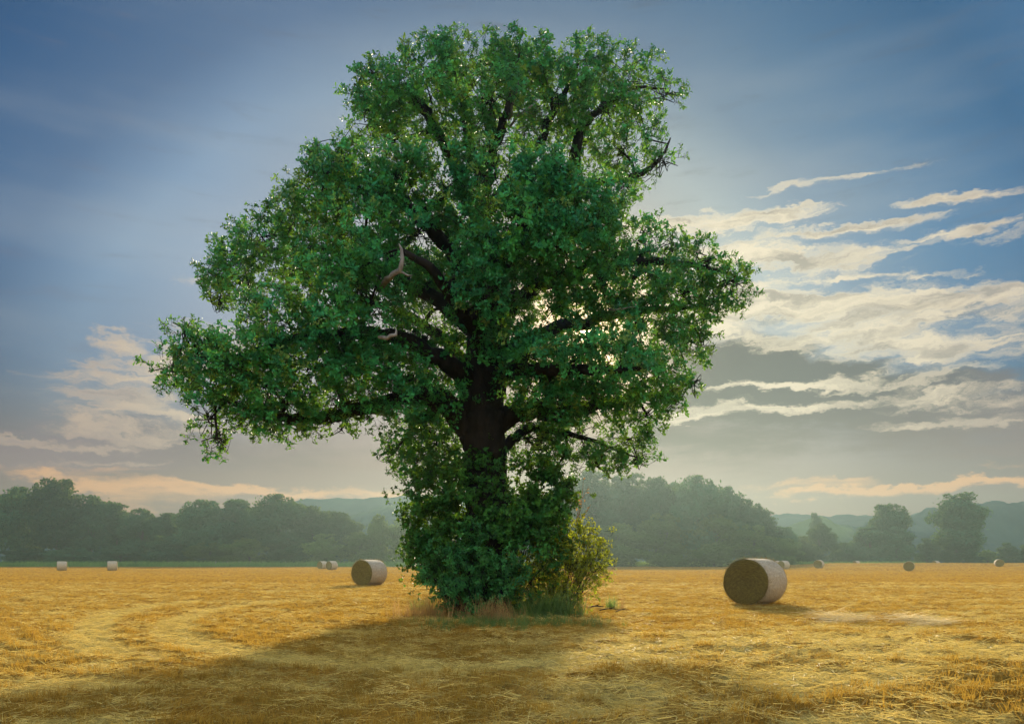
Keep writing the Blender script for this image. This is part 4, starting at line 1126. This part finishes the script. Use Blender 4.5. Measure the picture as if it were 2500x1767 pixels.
def bale_parts(seg, fuzzy):
    """bale lying on its side, axis along +X, centre of its foot at the origin"""
    a = np.linspace(0, 2 * np.pi, seg, endpoint=False)
    dy = -np.sin(a); dz = -np.cos(a)       # starts at the bottom
    sag = 1 + 0.030 * np.cos(2 * a) * -1

    def ring(x, r, amp, sd):
        rr = r * (1 + amp * (vn2(np.cos(a) * 4 + 9, np.sin(a) * 4 + x * 6, sd) - .5)) * sag
        z = dz * rr; z = np.maximum(z, -BR * 0.965)
        return np.stack([np.full(seg, x), dy * rr, z], -1)
    # net sleeve
    xs = np.linspace(-BL / 2 + .015, BL / 2 - .015, 9)
    prof = [0.975, 0.995, 1, 1, 1.003, 1, 1, 0.995, 0.975]
    V = np.concatenate([ring(x, BR * p, .02, 4) for x, p in zip(xs, prof)])
    n = len(xs); i = np.arange(n - 1)[:, None] * seg; j = np.arange(seg)[None]; j2 = (j + 1) % seg
    Q = np.stack([i + j, i + j2, i + seg + j2, i + seg + j], -1).reshape(-1, 4)
    V[:, 2] += BR * .965
    net = make_mesh('net_wrap', V, Q, smooth=True, mats=[M['net']])
    ends = []
    for sgn in (-1, 1):
        rr = np.array([.972, .95, .90, .82, .72, .6, .48, .36, .24, .12, .03])
        ds = np.array([-.03, .012, .03, .034, .038, .03, .036, .026, .022, -.01, -.03])
        rings = []
        for r_, d_ in zip(rr, ds):
            g = ring(0, BR * r_, .012, 8)
            spiral = .009 * np.sin(a + r_ * 34)
            g[:, 0] = sgn * (BL / 2 - .02 + d_ + spiral * (r_ < .95) + (rng.random(seg) - .5) * .012 * (r_ < .95))
            rings.append(g)
        V = np.concatenate(rings + [np.array([[sgn * (BL / 2 - .05), 0, 0]])]); V[:, 2] += BR * .965
        n = len(rr); i = np.arange(n - 1)[:, None] * seg
        Q = np.stack([i + j, i + j2, i + seg + j2, i + seg + j], -1).reshape(-1, 4)
        T = np.array([((n - 1) * seg + k, (n - 1) * seg + (k + 1) % seg, n * seg) for k in range(seg)])
        ends.append(make_mesh('straw_end', V, Q, T, smooth=True, mats=[M['bale_end']]))
    fuzz = None
    if fuzzy:
        mb = MB()
        for k in range(3600):
            if k % 2:
                an = rng.random() * 6.28; r_ = BR * math.sqrt(rng.random()) * .98
                p = np.array([rng.choice([-1, 1]) * (BL / 2 + .005), -math.sin(an) * r_, -math.cos(an) * r_])
                dv = np.array([np.sign(p[0]) * .5, rng.normal(), rng.normal()])
            else:
                an = rng.random() * 6.28
                sd = rng.choice([-1, 1]) if rng.random() < .75 else 0
                p = np.array([sd * BL / 2 * .97 if sd else rng.uniform(-.62, .62), -math.sin(an) * BR * (.975 if sd else 1.0), -math.cos(an) * BR * (.975 if sd else 1.0)])
                dv = np.array([rng.normal() + sd * .4, p[1] * .9 + rng.normal() * .6, p[2] * .9 + rng.normal() * .6])
            p[2] = max(p[2], -BR * .95) + BR * .965
            blade(mb, p, dv, rng.uniform(.04, .13), .006, .25, 3)
        fuzz = mb.mesh('loose_straws', M['bale_straw'])
    return net, ends, fuzz


near_set = bale_parts(72, True); far_set = bale_parts(32, False)


def bale(label, Y, dx, axis_az, near=False, group='round straw bales on the field', scale=1.0, dz=0.0):
    X = (dx * K - 1250) / F * Y
    z = float(ground_z(X, Y)[0])
    root = empty('straw_bale', (X, Y, z - .025 + dz), R(90) - R(axis_az))
    root.scale = (scale,) * 3
    tag(root, label, 'straw bale', group)
    net, ends, fuzz = near_set if near else far_set
    obj('net_wrap', net, root)
    for e in ends: obj('straw_end', e, root)
    if fuzz: obj('loose_straws', fuzz, root)['kind'] = 'stuff'
    return root


bale('biggest straw bale, on the right, with its dark round end facing us', 24.9, 1693, 44, True)
bale('second biggest straw bale, left of the oak, with pale wrapped side lit', 44.0, 828, 31, True)
bale('leftmost far straw bale, by the grass verge below the left wood', 119, 139, 62)
bale('far straw bale by the grass verge, right of the leftmost one', 119, 252, 66)
bale('left and rear one of the two far bales touching each other left of the oak', 146, 723, 36)
bale('right and nearer one of the two far bales touching each other left of the oak', 130, 744, 36)
bale('far straw bale half hidden behind the left side of the bush under the oak', 118, 960, 40)
bale('far bale mostly hidden behind the top right of the biggest bale', 140, 1740, 60)
bale('far bale just right of the biggest bale, its curved top lit', 131, 1757, 60)
bale('far bale in front of the dark trees, second right of the biggest bale', 137, 1836, 38)
bale('low far bale half sunk behind the rise, left of the dark round bale', 208, 1920, 66)
bale('dark far bale in front of the round-topped tree', 116, 2038, 28)
bale('low far bale half sunk behind the rise, left of the tall lone tree', 205, 2098, 66)
bale('brown far bale nearest the right edge', 152, 2240, 20)


# ------------------------------------------------------------------ background trees
def crown_mesh(name, seed, kind, material, card=.40, ncard=15000):
    """crown of a 20 m tree made of many small leaf clumps; foot at the origin"""
    g = np.random.default_rng(seed)
    cl = []
    if kind == 'oak': N, W_, H0, H1 = 60, 6.6, 5.5, 20.0
    elif kind == 'tall': N, W_, H0, H1 = 60, 5.0, 3.0, 20.0
    else: N, W_, H0, H1 = 55, 7.3, 1.0, 20.0
    for k in range(N):
        u = (k + .5) / N; z = H0 + (H1 - H0) * u
        if kind == 'oak': wz = W_ * math.sqrt(max(0.05, 1 - ((z - 11.5) / 9.2) ** 2))
        elif kind == 'tall': wz = W_ * math.sqrt(max(0.05, 1 - ((z - 12.5) / 9.6) ** 2)) * (.75 + .3 * math.sin(z))
        else: wz = W_ * math.sqrt(max(0.05, 1 - ((z - 4) / 16.5) ** 2))
        a = g.random() * 6.28; rr = wz * math.sqrt(g.random()) * .85
        s_ = g.uniform(1.4, 3.3) * (.5 if z > 16.5 else 1)
        cl.append((math.cos(a) * rr, math.sin(a) * rr, min(z, H1 - s_ * .6), s_ * g.uniform(.9, 1.3), s_ * .8))
    C_ = np.array(cl)
    area = C_[:, 3] ** 2; pick = g.choice(len(C_), ncard, p=area / area.sum())
    v = g.normal(0, 1, (ncard, 3)); v /= np.linalg.norm(v, axis=1)[:, None]
    r = g.uniform(.45, 1.0, ncard) ** .6 * np.where(g.random(ncard) < .12, g.uniform(1.0, 1.5, ncard), 1)
    P = C_[pick, :3] + v * r[:, None] * np.stack([C_[pick, 3], C_[pick, 3], C_[pick, 4]], -1)
    nz = vn3(P[:, 0] * .6, P[:, 1] * .6, P[:, 2] * .6, seed)
    P = P[nz > .22]; v = v[nz > .22]; n = len(P)
    P[:, 2] = np.maximum(P[:, 2], .2)
    a1 = g.normal(0, 1, (n, 3)); a1 /= np.linalg.norm(a1, axis=1)[:, None]
    nn = v + g.normal(0, .5, (n, 3)); b1 = np.cross(nn, a1); b1 /= np.linalg.norm(b1, axis=1)[:, None]
    s1 = g.uniform(.6, 1.4, n)[:, None] * card; s2 = g.uniform(.5, 1.1, n)[:, None] * card
    V = np.stack([P - a1 * s1, P + b1 * s2 * .8 + a1 * s1 * .15, P + a1 * s1, P - b1 * s2 * .7 - a1 * s1 * .2], 1).reshape(-1, 3)
    Q = np.arange(4 * n).reshape(-1, 4)
    me_ = make_mesh(name, V, Q, mats=[material])
    # trunk and limbs
    mb = MB()
    V, Qd, T = tube(catmull([(0, 0, -.3), (.1, 0, 3), (-.1, .1, 8), (.1, 0, 13), (0, 0, 17)], 3), np.linspace(.32, .06, 13), 7, .1); mb.add(V, Qd, T)
    for k in range(0, len(cl), 2):
        c = np.array(cl[k][:3]); z0 = max(2.0, c[2] * .55)
        V, Qd, T = tube(catmull([(0, 0, z0), (c[0] * .5, c[1] * .5, z0 + (c[2] - z0) * .6), c], 3), np.linspace(.12, .04, 7), 5, cap=False); mb.add(V, Qd, T)
    return me_, mb.mesh(name + '_trunk', M['far_bark'], True)


LIB = {}
for k in range(4): LIB['oak%d' % k] = crown_mesh('crown', 100 + k, 'oak', M['far_leaf'])
for k in range(2): LIB['light%d' % k] = crown_mesh('crown', 120 + k, 'bushy', M['far_leaf_light'])
for k in range(2): LIB['bush%d' % k] = crown_mesh('crown', 140 + k, 'bushy', M['far_leaf'], .42, 13000)
LIB['tall0'] = crown_mesh('crown', 160, 'tall', M['far_leaf'], .36, 18000)


def far_tree(label, kind, dx, top, wd, Y, name='tree', group=None, cat='tree'):
    """dx, top and width measured in the picture"""
    X = (dx * K - 1250) / F * Y; z0 = -.06
    H = EYE + (HOR - top * K) / F * Y; Wm = wd * K / F * Y
    root = empty(name, (X, Y, z0), rng.random() * 6.28); tag(root, label, cat, group)
    cm, tm = LIB[kind]
    nat = {'o': 15.0, 'l': 17.0, 'b': 17.0, 't': 12.0}[kind[0]]
    Wm *= 1.15
    s_ = (Wm / nat, Wm / nat, H / 20.3)
    c = obj('crown', cm, root); c.scale = s_
    t_ = obj('trunk', tm, root); t_.scale = s_
    return root


GL, GR = 'trees of the wood on the left', 'trees of the hazy wood right of the oak'
LT = [
    ('leftmost tree of the left wood, cut by the picture edge', 'oak0', 45, 1090, 120, 232), ('tallest tree of the left wood, with airy domed top', 'oak1', 128, 1072, 120, 226),
    ('tree sloping down on the right of the tallest one in the left wood', 'oak2', 205, 1108, 100, 232), ('small-topped tree in the left wood under the slope of the tallest', 'oak3', 262, 1126, 80, 236),
    ('low tree left of the dip in the left wood', 'oak0', 318, 1138, 80, 232), ('lowest crown in the dip of the left wood', 'oak2', 372, 1148, 70, 236),
    ('broad tree right of the dip in the left wood', 'oak1', 455, 1120, 110, 228), ('flat-topped tree in the middle of the left wood', 'oak3', 530, 1118, 110, 234),
    ('tree with a tufted top in the left wood, left of the far ridge', 'oak0', 622, 1106, 110, 226), ('tree on the right slope of the left wood', 'oak2', 700, 1132, 100, 232),
    ('last rounded tree of the left wood, overlapping the far ridge', 'oak1', 762, 1146, 84, 226),
    ('pointed light green tree left of the oak foot', 'light0', 850, 1150, 60, 226), ('light green rounded tree touching the oak ivy on the left', 'light1', 905, 1162, 90, 226),
    ('tree hidden behind the ivy, left wood end', 'light0', 985, 1170, 100, 230)]
for l, k, x, t_, wd, Y in LT: far_tree(l, k, x, t_, wd, Y, 'woodland_tree', GL)
UL = [('dark bush under the leftmost trees', 'bush0', 60, 1228, 120), ('dark bush under the tallest tree of the left wood', 'bush1', 165, 1226, 120), ('dark bush below the slope of the left wood', 'bush0', 270, 1222, 120),
      ('dark bush below the dip of the left wood', 'bush1', 375, 1200, 120), ('mid green bush right of the dip, at the wood edge', 'light1', 470, 1215, 110), ('pale green bush at the foot of the middle of the left wood', 'light0', 560, 1205, 120),
      ('green bush below the tufted tree at the wood edge', 'bush0', 650, 1200, 120), ('pale bush under the right slope of the left wood', 'light1', 730, 1195, 110), ('pale bush right of the two touching bales', 'light0', 805, 1190, 90)]
for l, k, x, t_, wd in UL: far_tree(l, k, x, t_, wd, 221, 'woodland_bush', 'bushes along the edge of the left wood', 'bush')
RT = [('hazy tall tree just right of the ivy, under the low oak leaves', 'oak1', 1330, 1052, 130, 214), ('hazy tree below the lowest oak leaves on the right', 'oak2', 1410, 1062, 120, 218), ('pale tree left of the ragged crown in the right wood', 'oak3', 1470, 1068, 90, 212),
      ('ragged round crown, highest of the right wood', 'oak0', 1562, 1064, 110, 210), ('tree on the upper right slope of the right wood', 'oak1', 1625, 1090, 90, 214), ('tree halfway down the right slope of the right wood', 'oak2', 1675, 1118, 84, 214),
      ('loose tree near the end of the right slope', 'oak3', 1715, 1142, 70, 214), ('lowest tree ending the right wood', 'bush0', 1752, 1178, 80, 214), ('hazy tree filling the right wood behind the ragged crown', 'oak3', 1515, 1080, 110, 222), ('tree hidden behind the yellowish bush, right wood end', 'bush1', 1250, 1090, 120, 222)]
for l, k, x, t_, wd, Y in RT: far_tree(l, k, x, t_, wd, Y, 'woodland_tree', GR)
UR = [('pale bush at the foot of the right wood beside the yellowish bush', 'light0', 1380, 1170, 140), ('pale rounded bush in the middle of the right wood edge', 'light1', 1490, 1150, 140), ('light green bush behind the biggest bale, left part', 'light0', 1600, 1150, 140),
      ('light green bush behind the biggest bale, right part', 'light1', 1690, 1175, 110), ('light bush right above the biggest bale', 'light0', 1760, 1205, 90), ('bush directly right of the ivy at the field edge', 'bush1', 1300, 1160, 120)]
for l, k, x, t_, wd in UR: far_tree(l, k, x, t_, wd, 206, 'woodland_bush', 'bushes along the edge of the right wood', 'bush')
FR = [('dark low tree between the right wood and the round-topped tree', 'bush0', 1840, 1172, 90, 226), ('low bush left of the dark low tree', 'light1', 1795, 1200, 80, 224), ('gap-filling bush left of the round-topped tree', 'bush1', 1895, 1215, 80, 232),
      ('broad dark bush below the round-topped tree, left side', 'bush0', 1950, 1178, 100, 228), ('round-topped tree with sky showing under its crown', 'oak1', 1990, 1128, 92, 236), ('broad dark bush below the round-topped tree, right side', 'bush1', 2010, 1180, 90, 228),
      ('small dark bush left of the tall lone tree', 'bush1', 2078, 1205, 56, 236), ('tall lone dense tree near the right edge', 'tall0', 2152, 1104, 112, 226), ('dark bush at the foot of the tall lone tree', 'bush0', 2150, 1210, 90, 222),
      ('small conical far tree on the low rise', 'oak2', 1828, 1148, 26, 285), ('dark bush at the right edge under the hill', 'bush1', 2260, 1215, 60, 250), ('low hedge bush between the tall lone tree and the edge', 'light0', 2215, 1232, 60, 240), ('low far bush at the extreme right', 'bush0', 2320, 1205, 70, 240)]
for l, k, x, t_, wd, Y in FR: far_tree(l, k, x, t_, wd, Y, 'field_tree', 'trees beyond the rise on the right')

# grass verge and fence below the left wood
n = 6000
X = rng.uniform(-150, 110, n); Y = rng.uniform(207, 219, n)
o = scatter('verge_grass', np.stack([X, Y, np.full(n, -.05)], -1), np.stack([np.zeros(n), np.zeros(n), rng.random(n) * 6.28], -1), rng.uniform(.9, 1.7, n), rng.integers(0, 3, n), C_FARG, [M['far_grass']])
tag(o, 'bright green grass verge between the field and the woods', 'grass', None, 'stuff')
fr = empty('wire_fence', (-110, 216, 0)); tag(fr, 'thin post and wire fence along the edge of the left wood', 'fence')
pm = MB(); V, Q, T = tube(np.array([[0, 0, -.3], [0, 0, .8], [0, 0, 1.5]]), [.07, .07, .06], 6); pm.add(V, Q, T)
pm = pm.mesh('post', M['post'])
for k in range(34): obj('post', pm, fr, (k * 3.2, 0, 0))
for z in (.6, 1.0, 1.35):
    mb = MB(); V, Q, T = tube(np.array([[0, -.07, z], [106, -.07, z]]), [.012, .012], 4); mb.add(V, Q, T); obj('wire', mb.mesh('wire', M['post']), fr)

# ------------------------------------------------------------------ the morning haze
mh, t, out = mat('haze')
pv = t.node('ShaderNodeVolumePrincipled')
pv.inputs['Color'].default_value = (0.150, 0.210, 0.215, 1)
pv.inputs['Density'].default_value = 0.0012
pv.inputs['Anisotropy'].default_value = 0.6
t.l.new(pv.outputs[0], out.inputs['Volume'])
x0, x1, y0, y1, z0, z1 = -900, 900, -200, 520, -1.3, 44
V = [(x, y, z) for x in (x0, x1) for y in (y0, y1) for z in (z0, z1)]
hz = obj('haze', make_mesh('haze', V, [(0, 1, 3, 2), (4, 6, 7, 5), (0, 4, 5, 1), (2, 3, 7, 6), (0, 2, 6, 4), (1, 5, 7, 3)], mats=[mh]))
tag(hz, 'pale morning haze lying over the fields and woods', None, None, 'stuff')
